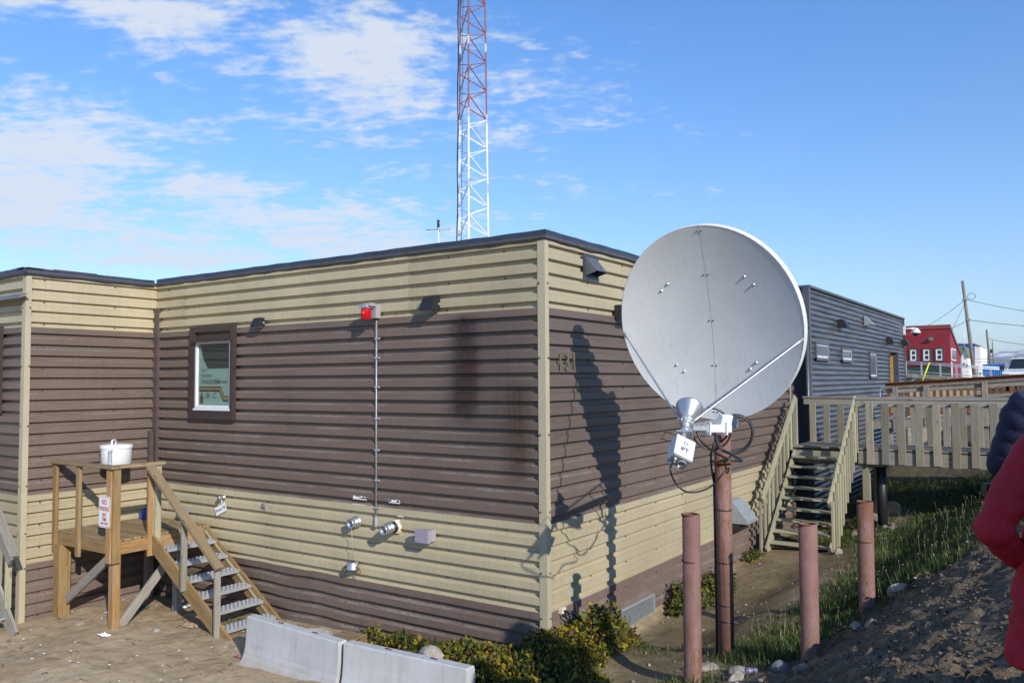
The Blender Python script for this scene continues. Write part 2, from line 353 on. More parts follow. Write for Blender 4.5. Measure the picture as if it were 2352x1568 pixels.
def pipe_mat():
    m_, nt, bs = base_mat('pink_primer_pipe'); pos = coords(nt)
    c = mixc(nt, ramp(nt, noise(nt, pos, 3, 5), [(0.35, 0.0), (0.65, 1.0)]), (0.175, 0.086, 0.074), (0.235, 0.128, 0.11))
    sp = noise(nt, coords(nt, False, (1, 1, 0.45)), 42, 5, 0.7); rs = noise(nt, coords(nt, False, (1,1,0.3)), 5, 5, 0.7)
    k = math_n(nt, 'MULTIPLY', ramp(nt, sp, [(0.47, 0.0), (0.60, 1.0)]), ramp(nt, rs, [(0.38, 0.2), (0.58, 1.0)]))
    c = mixc(nt, k, c, (0.16, 0.065, 0.018))
    run = noise(nt, coords(nt, False, (26, 26, 0.9)), 1.0, 4, 0.6)
    c = mixc(nt, math_n(nt, 'MULTIPLY', ramp(nt, run, [(0.55, 0.0), (0.66, 0.8)]), ramp(nt, rs, [(0.4, 0.0), (0.55, 1.0)])), c, (0.10, 0.03, 0.012))
    pt = noise(nt, coords(nt, False, (3.2,3.2,1.1)), 1.0, 7, .72, .6); c = mixc(nt, ramp(nt, pt, [(0.53, 0.0), (0.61, .8)]), c, (0.15,0.058,0.024))
    c = mixc(nt, ramp(nt, noise(nt, coords(nt, False, (2,2,.7)), 1.0, 5, .6), [(0.35,.35),(0.55,0.0)]), c, (0.16,0.10,0.085))
    L(nt, c, bs.inputs['Base Color']); bs.inputs['Roughness'].default_value = 0.72; bump(nt, bs, sp, 0.25, 0.002); return m_
PIPE = pipe_mat()
RUST = simple('rusty_steel', (0.13, 0.052, 0.022), 0.85, var=0.35, scale=18, bmp=0.4)
DISHW = None
def dish_mat():
    m_, nt, bs = base_mat('dish_paint'); pos = coords(nt)
    st = noise(nt, coords(nt, False, (32, 32, 0.5)), 1.0, 4, 0.65); big = noise(nt, pos, 2.0, 3)
    c = mixc(nt, ramp(nt, st, [(0.56, 0.0), (0.70, 0.5)]), (0.67, 0.675, 0.665), (0.52, 0.51, 0.475))
    c = mixc(nt, 1.0, c, ramp(nt, big, [(0.3, 0.95), (0.7, 1.04)]), 'MULTIPLY')
    L(nt, c, bs.inputs['Base Color']); bs.inputs['Roughness'].default_value = 0.55; bs.inputs['Specular IOR Level'].default_value = 0.35; return m_
DISHW = dish_mat()
def concrete_mat():
    m_, nt, bs = base_mat('pale_concrete'); pos = coords(nt); sp = N(nt, 'ShaderNodeSeparateXYZ'); L(nt, pos, sp.inputs[0])
    c = mixc(nt, ramp(nt, noise(nt, pos, 2.2, 6, .65), [(0.35,0.0),(0.68,1.0)]), (0.50,0.505,0.51), (0.42,0.42,0.415))
    c = mixc(nt, math_n(nt, 'MULTIPLY', ramp(nt, noise(nt, coords(nt, False, (9,9,1.1)), 1.0, 5, .65), [(0.52,0.0),(0.7,1.0)]), .5), c, (0.33,0.32,0.30))
    c = mixc(nt, ramp(nt, noise(nt, coords(nt, False, (5,5,16)), 1.0, 5, .7), [(0.66,0.0),(0.72,.8)]), c, (0.17,0.16,0.145))
    v = N(nt, 'ShaderNodeTexVoronoi'); v.inputs['Scale'].default_value = 38; L(nt, pos, v.inputs[0]); pit = ramp(nt, v.outputs['Distance'], [(0.06,1.0),(0.12,0.0)])
    c = mixc(nt, math_n(nt, 'MULTIPLY', pit, .55), c, (0.2,0.195,0.185))
    mr = N(nt, 'ShaderNodeMapRange'); L(nt, math_n(nt, 'ADD', sp.outputs[2], math_n(nt, 'MULTIPLY', noise(nt, pos, 6, 4), .22)), mr.inputs[0]); mr.inputs[1].default_value = .02; mr.inputs[2].default_value = -.16
    c = mixc(nt, math_n(nt, 'MULTIPLY', mr.outputs[0], .75), c, (0.33,0.26,0.17))
    L(nt, c, bs.inputs['Base Color']); bs.inputs['Roughness'].default_value = .88; bump(nt, bs, math_n(nt, 'ADD', noise(nt, pos, 60, 4), math_n(nt, 'MULTIPLY', pit, -1.5)), .35, .006); return m_
CONC = concrete_mat()
ROCK = simple('grey_rock', (0.31, 0.28, 0.235), 0.9, var=0.35, scale=9, bmp=0.8, bscale=22, dark=((0.12,0.10,0.085), 0.62))
ROCKD = simple('slate_rock', (0.16, 0.165, 0.19), 0.9, var=0.3, scale=9, bmp=0.8, bscale=22)

# ---------------------------------------------------------------- ground
def vnoise(x, y, sc, seed=0):
    x = x*sc+seed*17.13; y = y*sc-seed*9.71; xi = np.floor(x).astype(np.int64); yi = np.floor(y).astype(np.int64); fx = x-xi; fy = y-yi
    fx = fx*fx*(3-2*fx); fy = fy*fy*(3-2*fy)
    def h(a, b):
        n = (a*374761393 + b*668265263 + seed*1442695) & 0x7fffffff; n = ((n ^ (n >> 13))*1274126177) & 0x7fffffff
        return ((n ^ (n >> 16)) & 0xffff)/65535.0
    return (h(xi,yi)*(1-fx)+h(xi+1,yi)*fx)*(1-fy) + (h(xi,yi+1)*(1-fx)+h(xi+1,yi+1)*fx)*fy
def fbm(x, y, sc, o=4, seed=0, g=0.5):
    t = 0; a = 1; s_ = 0
    for i in range(o): t = t + a*(vnoise(x, y, sc*2**i, seed+i)-0.5); s_ += a; a *= g
    return t/s_
def sstep(a, b, x): t = np.clip((x-a)/(b-a), 0, 1); return t*t*(3-2*t)
PX = [-60,-12,-8,-5,-2.8,-.6,.4,1.2,2.0,2.6,3.1,3.6,4.1,4.8,5.4,6.5,10,25,100,20000]
PZ = [-.6,-.45,-.4,-.30,-.24,-.06,-.02,.06,.22,.33,.49,.78,1.1,1.46,1.66,1.78,1.9,2.15,2.5,2.5]
def height(x, y, fine=True):
    x = np.asarray(x, float); y = np.asarray(y, float)
    h = np.interp(x, PX, PZ); h2 = (np.interp(x-.2, PX, PZ)+np.interp(x+.2, PX, PZ)+h)/3
    h = h2
    wallside = sstep(-.2, .2, x)*(1-sstep(1.0, 1.9, x))
    h = h - .20*wallside*sstep(.6, 1.9, y)*(1-sstep(4.5, 7.5, y))
    h = h + .16*sstep(-1, .2, x)*(1-sstep(.3, 1.2, x))*sstep(-1.5, -.2, y)*(1-sstep(.3, 1.2, y))
    rise = sstep(10.0, 15.0, y)*sstep(.1, 1.6, x)*np.clip(1.3-h, 0, 1.5); h = h + rise
    far = sstep(24, 60, y); h = h*(1-far) + far*np.maximum(h, 2.62)
    if fine:
        bank = sstep(1.7, 3.2, x)*(1-sstep(4.2, 5.4, y)*.6)
        near = (1-sstep(14, 22, np.hypot(x, y)))
        h = h + near*(fbm(x, y, .9, 4, 3)*.10 + fbm(x, y, 6, 3, 9)*(.014+.016*bank))
        rid = fbm(x*.8+y*.45, y*.8-x*.45, 2.1, 4, 21)
        h = h + near*bank*(rid*.20 + fbm(x, y, 9, 3, 31)*.085 + np.maximum(fbm(x, y, 14, 2, 41)-.10, 0)*.30 + np.maximum(fbm(x, y, 5, 3, 43)-.12,0)*.28)
        h = h + near*(1-bank)*(fbm(x, y, 9, 4, 51)*.014 - .014*np.maximum(0,1-np.abs((y+2.35+.25*x*0-.12*np.sin(x*.8))/.14))*(x < -1) - .012*np.maximum(0,1-np.abs((y+3.0-.1*np.sin(x*.7))/.14))*(x < -1))
    return h
def H(x, y): return float(height(np.array([x]), np.array([y]))[0])
def axis(lo, hi, step, far_):
    c = list(np.arange(lo, hi+1e-6, step)); d = step
    a = hi
    while a < far_: d *= 1.35; a += d; c.append(a)
    d = step; a = lo
    while a > -far_: d *= 1.35; a -= d; c.insert(0, a)
    return np.array(c)
gx = axis(-10.5, 6.4, 0.055, 16000); gy = axis(-5.2, 13.0, 0.055, 16000)
X, Y = np.meshgrid(gx, gy); Z = height(X, Y)
farm = sstep(200, 2000, np.hypot(X, Y)); Z = Z*(1-farm) + farm*1.0
nx, ny = len(gx), len(gy)
gm = bpy.data.meshes.new('ground'); gm.vertices.add(nx*ny)
gm.vertices.foreach_set('co', np.stack([X, Y, Z], -1).astype(np.float32).ravel())
ii, jj = np.meshgrid(np.arange(nx-1), np.arange(ny-1)); b_ = (jj*nx+ii).ravel()
quads = np.stack([b_, b_+1, b_+1+nx, b_+nx], -1)
gm.loops.add(quads.size); gm.loops.foreach_set('vertex_index', quads.ravel().astype(np.int32))
gm.polygons.add(len(quads)); gm.polygons.foreach_set('loop_start', (np.arange(len(quads))*4).astype(np.int32)); gm.polygons.foreach_set('loop_total', np.full(len(quads), 4, np.int32))
gm.update(); gm.polygons.foreach_set('use_smooth', np.ones(len(quads), bool))
def grass_density(x, y):
    """0..1 how much grass grows here"""
    edge = 0.55*y + 2.55 + fbm(x, y, .8, 3, 61)*1.6                # crest of bare bank
    slope = sstep(1.75, 2.5, x+fbm(x, y, .7, 3, 63)*1.1)*(1-sstep(0, .5, x-edge))*sstep(.2, 1.0, y)
    under = sstep(.1, .3, x)*(1-sstep(1.7, 2.3, x))*sstep(7.7, 8.4, y)*.8
    foot = np.exp(-(((x-2.35)/.55)**2+((y-.75)/.5)**2)) + .9*np.exp(-(((x-2.0)/.3)**2+((y+.45)/.3)**2)) + .8*np.exp(-(((x-.9)/.35)**2+((y-.9)/.4)**2)) + .7*np.exp(-(((x-2.7)/.4)**2+((y-.55)/.4)**2))
    stair = .9*np.exp(-(((x+5.1)/.6)**2+((y+.45)/.35)**2)) + .35*np.exp(-(((x+4.0)/.5)**2+((y+.5)/.3)**2)) + .6*np.exp(-(((x+2.6)/1.0)**2+((y+.35)/.25)**2))
    far_ = sstep(10.5, 13, y)*sstep(1, 2, x)*.8
    corner = .8*np.exp(-(((x+.2)/.9)**2+((y+1.15)/.3)**2))
    d = slope*(.85+fbm(x, y, 1.6, 3, 71)*1.3) + under + foot + stair + far_ + corner
    return np.clip(d, 0, 1)
gd = grass_density(X, Y)
at = gm.attributes.new('grassy', 'FLOAT', 'POINT'); at.data.foreach_set('value', gd.ravel().astype(np.float32))
bk = sstep(1.8, 3.0, X)*(1-sstep(40, 60, Y)); wl = sstep(-.6, .6, X)*(1-bk)
at = gm.attributes.new('bank', 'FLOAT', 'POINT'); at.data.foreach_set('value', bk.ravel().astype(np.float32))
at = gm.attributes.new('side', 'FLOAT', 'POINT'); at.data.foreach_set('value', wl.ravel().astype(np.float32))
def ground_mat():
    m_, nt, bs = base_mat('sandy_soil'); pos = coords(nt)
    n1 = noise(nt, pos, 0.8, 6, 0.6); n2 = noise(nt, pos, 7, 6, 0.65); n3 = noise(nt, pos, 60, 4, 0.6)
    A = lambda n: N(nt, 'ShaderNodeAttribute', attribute_name=n).outputs['Fac']
    sand = mixc(nt, ramp(nt, n1, [(0.36, 0.0), (0.62, 1.0)]), (0.37, 0.27, 0.16), (0.50, 0.385, 0.245))
    n4 = noise(nt, coords(nt, False, (.5,2.6,1)), 1.0, 6, .68, .8); sand = mixc(nt, ramp(nt, n4, [(0.54, 0.0), (0.66, .5)]), sand, (0.25,0.18,0.105))
    n5 = noise(nt, pos, 3.1, 7, .7, .5); sand = mixc(nt, ramp(nt, n5, [(0.60, 0.0), (0.68, .5)]), sand, (0.18,0.13,0.08))
    soil = mixc(nt, ramp(nt, n1, [(0.35, 0.0), (0.62, 1.0)]), (0.145, 0.104, 0.052), (0.25, 0.19, 0.108))
    bank = mixc(nt, ramp(nt, n2, [(0.35, 0.0), (0.65, 1.0)]), (0.115, 0.084, 0.055), (0.21, 0.16, 0.105))
    c = mixc(nt, A('side'), sand, soil); c = mixc(nt, A('bank'), c, bank)
    c = mixc(nt, math_n(nt, 'MULTIPLY', A('grassy'), 0.8), c, (0.06, 0.052, 0.026))
    c = mixc(nt, 1.0, c, ramp(nt, n2, [(0.3, 0.80), (0.7, 1.16)]), 'MULTIPLY'); c = mixc(nt, 1.0, c, ramp(nt, n3, [(0.3, 0.82), (0.7, 1.15)]), 'MULTIPLY')
    vo = N(nt, 'ShaderNodeTexVoronoi'); vo.inputs['Scale'].default_value = 26; L(nt, pos, vo.inputs[0])
    c = mixc(nt, ramp(nt, vo.outputs['Distance'], [(0.10, 0.5), (0.17, 0.0)]), c, (0.40, 0.36, 0.30))
    L(nt, c, bs.inputs['Base Color']); bs.inputs['Roughness'].default_value = 0.95; bs.inputs['Specular IOR Level'].default_value = 0.15
    bump(nt, bs, math_n(nt, 'ADD', n2, math_n(nt, 'MULTIPLY', n3, 0.5)), 0.7, 0.03); return m_
gm.materials.append(ground_mat())
go = bpy.data.objects.new('ground', gm); COL.objects.link(go); go['kind'] = 'structure'

# ---------------------------------------------------------------- station building (brown and tan ribbed siding)
PITCH = 0.18; Z0 = 0.054; RIB = 0.052; SH = 0.055
def rib_profile(z0, z1, pitch=PITCH, zb0=Z0, prof=((0,0.0),(0.008,1.0),(0.098,1.0),(0.120,0.0)), d=RIB):
    pts = []
    j = math.floor((z0-zb0)/pitch)-1
    while zb0+j*pitch < z1+pitch:
        for dz, k in prof: pts.append((zb0+j*pitch+dz, k*d))
        j += 1
    def at_(z):
        for (a, ka), (b, kb) in zip(pts, pts[1:]):
            if a <= z <= b: return ka+(kb-ka)*((z-a)/(b-a) if b > a else 0)
        return 0
    return [(z0, at_(z0))]+[p for p in pts if z0+1e-4 < p[0] < z1-1e-4]+[(z1, at_(z1))]
def siding(name, O, U, NV, u0, u1, z0, z1, mat, parent, lift=0.0, prof=None, nseg=1, wob=0.0, smooth=False, bend=None):
    O = Vector(O); U = Vector(U); NV = Vector(NV); mb = MB(); P = []
    pr = prof or rib_profile(z0, z1)
    us = [u0+(u1-u0)*i/nseg for i in range(nseg+1)]
    for z, o_ in pr:
        row = []
        for q in us:
            w = wob*math.sin(q*5.1+z*2)*0.5+wob*math.sin(q*11.3+z*7)*0.5
            zz = z + (bend(q, z) if bend else 0)
            row.append(O+U*q+NV*(o_+lift+w)+Vector((0,0,zz)))
        P.append(row)
    mb.grid(P, smooth)
    return mb.build(name, mat, parent, fix=False)
st = thing('station_building', 'low station building in brown and tan ribbed metal siding', 'building', (-4, 4, 0))
zb = [-0.75, 0.514, 1.594, 2.494, 3.394, 4.294, 5.17]
rowm = [BROWN, TAN, BROWN, BROWN, BROWN, TAN]
def dent(q, z): return -0.02*math.exp(-((q+4.3)/.5)**2)*sstep(.55, .2, z) if z < .5 else 0
# wall facing the yard: O at the corner, u runs along +x (negative numbers)
cutsA = [[-8.50,-4.2,-0.02], [-8.50,-5.15,-0.02], [-8.50,-6.1,-2.25,-0.02], [-8.50,-4.8,-1.56,-0.02], [-8.50,-4.9,-1.56,-0.02], [-8.50,-7.55,-2.3,-0.02]]
for r_, cuts in enumerate(cutsA):
    for i in range(len(cuts)-1):
        siding('siding_panel', (0,SH,0), (1,0,0), (0,-1,0), cuts[i], cuts[i+1]+(.03 if i < len(cuts)-2 else 0), zb[r_]+.0, zb[r_+1]+.001, rowm[r_], st,
               lift=.006*(i % 2)+.001*(r_ % 2), nseg=24 if r_ == 0 else 10, wob=.003 if r_ == 0 else .0012, bend=(lambda q, z: 0.012*math.sin(q*4.3)*math.exp(-((q+4.4)/.9)**2)) if r_ == 0 else None)
cutsB = [[.02,4.2,10.9], [.02,4.35,10.9], [.02,4.15,10.9], [.02,6.0,10.9], [.02,5.1,10.9], [.02,3.9,10.9]]
for r_, cuts in enumerate(cutsB):
    for i in range(len(cuts)-1):
        siding('siding_panel', (-SH,0,0), (0,1,0), (1,0,0), cuts[i], cuts[i+1]+(.03 if i == 0 else 0), zb[r_], zb[r_+1]+.001, rowm[r_], st, lift=.006*(i % 2)+.001*(r_ % 2), nseg=12, wob=.0012)
for r_ in range(6):
    siding('siding_panel', (-8.41-SH,0,0), (0,1,0), (1,0,0), -2.2, 0.06, zb[r_], zb[r_+1]+.001, rowm[r_], st, lift=.001*(r_ % 2), nseg=4, wob=.001)
    siding('siding_panel', (0,-2.26+SH,0), (1,0,0), (0,-1,0), -13.0, -8.45, zb[r_], zb[r_+1]+.001, rowm[r_], st, lift=.001*(r_ % 2), nseg=4, wob=.001)
mb = MB(); mb.box(-13,-.07,.07,10.85,-.8,5.16); mb.box(-13,-8.48,-2.19,.069,-.8,5.155); mb.build('wall_core', CORE, st)
mb = MB(); mb.box(-13.02,.03,-.03,10.9,5.165,5.2); mb.box(-13.02,-8.38,-2.29,-.035,5.166,5.199); mb.build('roof', ROOF, st)
def ltrim(x, y, sx, sy, z0, z1, w=.105, o=.005, mat=TRIM):
    """outside corner trim: legs along -sx and -sy from the corner"""
    mb = MB(); t = .004
    a = [(x+sx*o, y+sy*o), (x+sx*o, y-sy*w), (x+sx*.0, y-sy*w), (x-sx*w, y+sy*.0), (x-sx*w, y+sy*o)]
    wb = w*.82; poly = [(x+sx*o,y+sy*o,z0),(x+sx*o,y-sy*wb,z0),(x+sx*(o-.06),y-sy*(wb-.002),z0),(x-sx*.055,y-sy*.055,z0),(x-sx*(w-.002),y+sy*(o-.06),z0),(x-sx*w,y+sy*o,z0)]
    mb.prism(poly, (0,0,z1-z0)); return mb.build('corner_trim', mat, st)
ltrim(0,0,1,-1,1.93,5.16); ltrim(0,0,1,-1,-.45,1.928, o=.008)
ltrim(-8.41,-2.26,1,-1,1.7,5.14); ltrim(-8.41,-2.26,1,-1,-.62,1.698, o=.007)
mb = MB(); mb.box(-8.44,-8.30,-.035,.05,-.5,4.74); mb.build('corner_trim', BTRIM, st)
mb = MB(); mb.box(-8.415,-8.345,-.125,-.05,-.5,2.52); mb.build('downpipe', BTRIM, st)
def flashing(p0, p1, nv, z0=5.145, z1=5.27, n=10, dz=0.0):
    p0 = Vector((*p0,0)); p1 = Vector((*p1,0)); nv = Vector((*nv,0)); mb = MB(); P = [[] for _ in range(5)]
    for i in range(n+1):
        p = p0.lerp(p1, i/n); k = .006*math.sin(i*1.9+p.x*3)+.004*math.sin(i*.7+p.y)
        for row, (o_, z) in zip(P, ((.020,z0+k*.8),(.027,z0+.01+k*.8),(.025+k*.5,z1-.006),(.014,z1),(-.25,z1-.004))): row.append(p+nv*o_+Vector((0,0,z+k*.6+dz)))
    mb.grid(P); return mb.build('roof_flashing', FASC, st, fix=False)
for a, b in ((-8.36,-5.6),(-5.6,-2.8),(-2.8,.022)): flashing((a,0),(b,0),(0,-1))
for a, b in ((-.022,2.0),(2.0,5.0),(5.0,8.0),(8.0,10.95)): flashing((0,a),(0,b),(1,0))
flashing((-8.41,-2.32),(-8.41,-.05),(1,0), dz=-.02); flashing((-9.25,-2.26),(-8.35,-2.26),(0,-1), dz=-.02); flashing((-12.5,-2.26),(-9.25,-2.26),(0,-1), dz=-.022)
# screws (too small to pick apart)
mb = MB()
def screw(p, nv, r=.011): mb.lathe(Vector(p)-Vector(nv)*.002, nv, [(0,r*1.5),(.003,r*1.5),(.004,r),(.012,r*.9)], n=6, smooth=False, cap1=True)
for x in np.arange(-8.1, 0, .93):
    for j in range(0, 29, 2): screw((x+.02*math.sin(j), SH-.002, Z0+.18*j-.030), (0,-1,0))
    screw((x, -.026, 5.165), (0,-1,0)); screw((x+.45, -.026, 5.163), (0,-1,0))
for y in np.arange(.14, 10.8, 1.05):
    for j in range(0, 29, 2): screw((.002-SH, y, Z0+.18*j-.030), (1,0,0))
    screw((.026, y+.2, 5.165), (1,0,0))
for y in (-1.95, -.75):
    for j in range(-2, 29, 2): screw((-8.408-SH, y, Z0+.18*j-.030), (1,0,0))
for z in (4.6, 3.66, 2.7, 1.75, 1.0, .45):
    screw((.007,.06,z), (1,0,0)); screw((-.085,-.007,z), (0,-1,0)); screw((-8.403,-2.19,z), (1,0,0)); screw((-8.49,-2.266,z), (0,-1,0)); screw((-8.33,-.036,z), (0,-1,0))
tag(mb.build('screw_heads', SCREW, st), kind='stuff')

# yard window with poster behind the glass
def station_window(x0, x1, z0, z1, gx0, gx1, gz0, gz1, y):
    w = MB(); yo = y-.07
    w.box(x0,gx0-.045,yo,y+.0,z0,z1); w.box(gx1+.045,x1,yo,y+.0,z0,z1); w.box(gx0-.045,gx1+.045,yo,y,z0,gz0-.045); w.box(gx0-.045,gx1+.045,yo,y,z1-.10,z1)
    f = w.build('window', DKBRN, st)
    w = MB(); w.box(gx0-.045,gx1+.045,yo+.05,y-.002,gz1+.05,z1-.10); w.build('header_panel', DKBRN, f)
    w = MB(); w.prism([(gx0-.06,yo-.055,gz1+.045),(gx0-.06,yo+.04,gz1+.085),(gx0-.06,yo+.04,gz1+.05),(gx0-.06,yo-.055,gz1+.03)], (gx1-gx0+.12,0,0)); w.build('drip_cap', DKBRN, f)
    w = MB(); a = .045
    for bx in ((gx0-a,gx0,gz0-a,gz1+a),(gx1,gx1+a,gz0-a,gz1+a),(gx0,gx1,gz0-a,gz0+.01),(gx0,gx1,gz1,gz1+a)): w.box(bx[0],bx[1],yo+.022,y-.003,bx[2],bx[3])
    for bx in ((gx0-.014,gx0+.016,gz0+.008,gz1),(gx1-.016,gx1+.014,gz0+.008,gz1)): w.box(bx[0],bx[1],yo+.038,y-.004,bx[2],bx[3])
    w.build('frame', PVC, f)
    w = MB(); w.box(gx0-.05,gx1+.05,yo-.012,yo+.024,gz0-.075,gz0-.045); w.build('sill', PVC, f)
    w = MB(); w.box(gx0+.016,gx1-.016,yo+.043,yo+.046,gz0+.01,gz1); w.build('pane', GLASS, f)
    return f, yo
POST = simple('poster_paper', (0.50, 0.60, 0.55), 0.7, var=0.04); INK = simple('dark_ink', (0.03, 0.035, 0.045), 0.7, var=0.02)
YELL = simple('gold_stripe', (0.50, 0.34, 0.08), 0.6, var=0.03); NAVYS = simple('navy_stripe', (0.02, 0.03, 0.09), 0.6, var=0.03); REDS = simple('red_stripe', (0.30, 0.03, 0.03), 0.6, var=0.03)
wf, yo = station_window(-7.28, -6.07, 2.765, 4.345, -7.09, -6.20, 2.985, 4.045, SH-RIB-.001)
gy_ = yo+.056
w = MB(); w.box(-7.075,-6.215,gy_+.004,gy_+.010,2.99,4.04); w.build('dark_room_sheet', simple('interior_dark', (0.045,0.06,0.062), 0.8), wf)  # dark sheet stands in for the unlit room behind the glass
w = MB(); w.box(-7.075,-6.215,gy_-.001,gy_+.002,2.99,3.62); w.prism([(-7.075,gy_-.001,3.62),(-6.83,gy_-.001,3.62),(-6.93,gy_-.001,3.75),(-6.99,gy_-.001,3.86),(-7.04,gy_-.001,4.02),(-7.075,gy_-.001,4.02)], (0,.003,0)); w.build('poster', POST, wf)
tx = gy_-.003
text('poster_lettering', 'Pond Inlet', .078, (-7.0,tx,3.50), ROT_A, INK, wf, .0005, 'LEFT', .9)
text('poster_lettering', 'NUNAVUT', .034, (-7.0,tx,3.585), ROT_A, INK, wf, .0005, 'LEFT', .9)
text('poster_lettering', 'Mittimatalik', .078, (-6.62,tx,3.395), ROT_A, INK, wf, .0005, 'LEFT', .88)
text('poster_lettering', '\u14A5\u1466\u144E\u14AA\u1455\u14D5\u1483', .07, (-7.0,tx,3.395), ROT_A, INK, wf, .0005, 'LEFT', .9)
text('poster_lettering', 'Royal\nCanadian\nMounted\nPolice', .036, (-6.87,tx,3.175), ROT_A, INK, wf, .0005, 'LEFT', .9)
text('poster_lettering', 'Gendarmerie\nroyale\ndu\nCanada', .036, (-6.67,tx,3.175), ROT_A, INK, wf, .0005, 'LEFT', .9)
def strip(x0, x1, x2, z0, z1, t, mat):
    q = MB(); q.prism([(x0,tx+.001,z0),(x1,tx+.001,z0),(x2,tx+.001,z1),(-6.22,tx+.001,z1),(-6.22,tx+.001,z1-t),(x2-.01,tx+.001,z1-t),(x1-.012,tx+.001,z0-t),(x0,tx+.001,z0-t)], (0,.001,0)); q.build('stripe', mat, wf)
strip(-7.06,-6.46,-6.36,3.315,3.155,.020,REDS); strip(-7.06,-6.475,-6.372,3.291,3.128,.030,YELL); strip(-7.06,-6.49,-6.387,3.258,3.09,.030,NAVYS)
q = MB()
for a in range(1): q.prism([(-6.985+dx,tx,3.02+dz) for dx, dz in ((-.05,0),(.05,0),(.045,.04),(.055,.09),(.03,.14),(.02,.17),(.012,.20),(-.012,.20),(-.02,.17),(-.03,.14),(-.055,.09),(-.045,.04))], (0,.001,0))
q.build('crest', simple('crest_print', (0.13,0.12,0.08), 0.7, scale=60, var=.5), wf)
# second window, cut by the left frame edge, on the wing
station_window(-10.2, -9.14, 2.9, 4.33, -10.05, -9.225, 3.1, 4.05, -2.26+SH-RIB-.001)
# grey flashing strip above the wing door
mb = MB(); mb.prism([(-12,-2.30,4.82),(-12,-2.43,4.80),(-12,-2.445,4.73),(-12,-2.43,4.73),(-12,-2.42,4.785),(-12,-2.30,4.805)], (3.75,0,0))
mb.build('awning_flashing', simple('grey_flashing', (0.13,0.14,0.16), 0.45), st)
# two flat hatches on the roof of the wing
for x in (-11.2,-10.2):
    t = thing('roof_hatch', 'left one of two flat dark roof hatches behind the parapet' if x < -11 else 'right one of two flat dark roof hatches behind the parapet', 'hatch', (x,-.75,5.2), 'flat hatches on the wing roof')
    mb = MB(); mb.box(x-.38,x+.38,-1.1,-.4,5.2,5.40); mb.build('curb', FASC, t)
    mb = MB(); mb.box(x-.42,x+.42,-1.14,-.36,5.40,5.45); mb.build('lid', BTRIM, t)

# ---------------------------------------------------------------- things fixed to the yard wall
WA = SH-RIB-.001                         # outer rib face of the yard wall
def hood_lamp(name, x, y, z, label, group, w=.21, d=.19, h=.19, facing='A'):
    base = Vector((x,y,z)); t = thing(name, label, 'wall lamp', base, group)
    U, V = (Vector((1,0,0)), Vector((0,-1,0))) if facing == 'A' else (Vector((0,1,0)), Vector((1,0,0)))
    P = lambda a, b, c: base+U*a+V*b+Vector((0,0,c))
    mb = MB(); prof = [(0,h/2),(d*.42,h/2+.005),(d*.62,h*.36),(d*.86,-h*.12),(d,-h*.42),(d*.99,-h/2+.005),(d*.95,-h/2),(0,-h/2)]
    mb.prism([P(-w/2,b,c) for b, c in prof], U*w); mb.build('hood', BLACK, t)
    mb = MB(); mb.prism([P(-w*.4,d*.1,-h/2-.012),P(w*.4,d*.1,-h/2-.012),P(w*.4,d*.85,-h/2-.012),P(-w*.4,d*.85,-h/2-.012)], (0,0,.011)); mb.build('lens', LENSVIO, t)
    mb = MB(); mb.lathe(P(w/2,.03,-.01), U, [(0,.016),(.014,.016)], 8, False, False, True); mb.build('bolt', GALV, t)
    return t
hood_lamp('wall_lamp', -5.44, WA, 4.35, 'small black hooded wall lamp above and right of the white framed window', 'black hooded wall lamps', w=.17, d=.16, h=.14)
hood_lamp('wall_lamp', -1.80, WA, 4.44, 'scratched black hooded wall lamp right of the red beacon', 'black hooded wall lamps', w=.22, d=.185, h=.19)
hood_lamp('wall_lamp', .0, 1.98, 4.36, 'dark wall lamp half hidden behind the left rim of the satellite dish', 'black hooded wall lamps', facing='B')
# red beacon on grey box
t = thing('red_beacon', 'red warning beacon on a grey box at the top of the conduit', 'beacon', (-2.9,WA,4.39))
mb = MB(); mb.box(-2.93,-2.80,WA-.10,WA,4.29,4.49); mb.box(-2.93,-2.80,WA-.22,WA-.102,4.455,4.50); mb.build('junction_box', GREYBOX, t)
mb = MB(); mb.box(-2.985,-2.835,WA-.26,WA-.105,4.43,4.475); mb.build('cap', GREYBOX, t)
mb = MB(); mb.lathe((-2.91,WA-.182,4.43), (0,0,-1), [(0,.072),(.15,.076),(.168,.068),(.172,0)], 20); mb.build('lens', LENSRED, t)
mb = MB(); mb.sphere((-2.893,WA-.252,4.36), .018, 8, 6); mb.build('glint', REDGLINT, t)  # glowing dot painted in as the sun glint on the lens
t = thing('conduit', 'thin grey steel conduit running down the brown wall from the red beacon', 'conduit', (-2.865,WA,1.4))
mb = MB(); mb.tube([(-2.865,WA-.018,4.29),(-2.865,WA-.018,1.44)], .0125, 8); mb.build('pipe', GALVD, t)
for z in (4.0,3.72,3.3,2.85,2.4,1.97,1.58):
    mb = MB(); mb.box(-2.89,-2.805,WA-.033,WA+.002,z-.012,z+.012); mb.build('clip', GALV, t)
mb = MB(); mb.lathe((-2.865,WA-.02,1.46), (0,0,-1), [(0,.014),(.02,.022),(.04,.026),(.13,.03),(.16,.022)], 10, True, True, True); mb.build('outlet_fitting', GREYBOX, t)

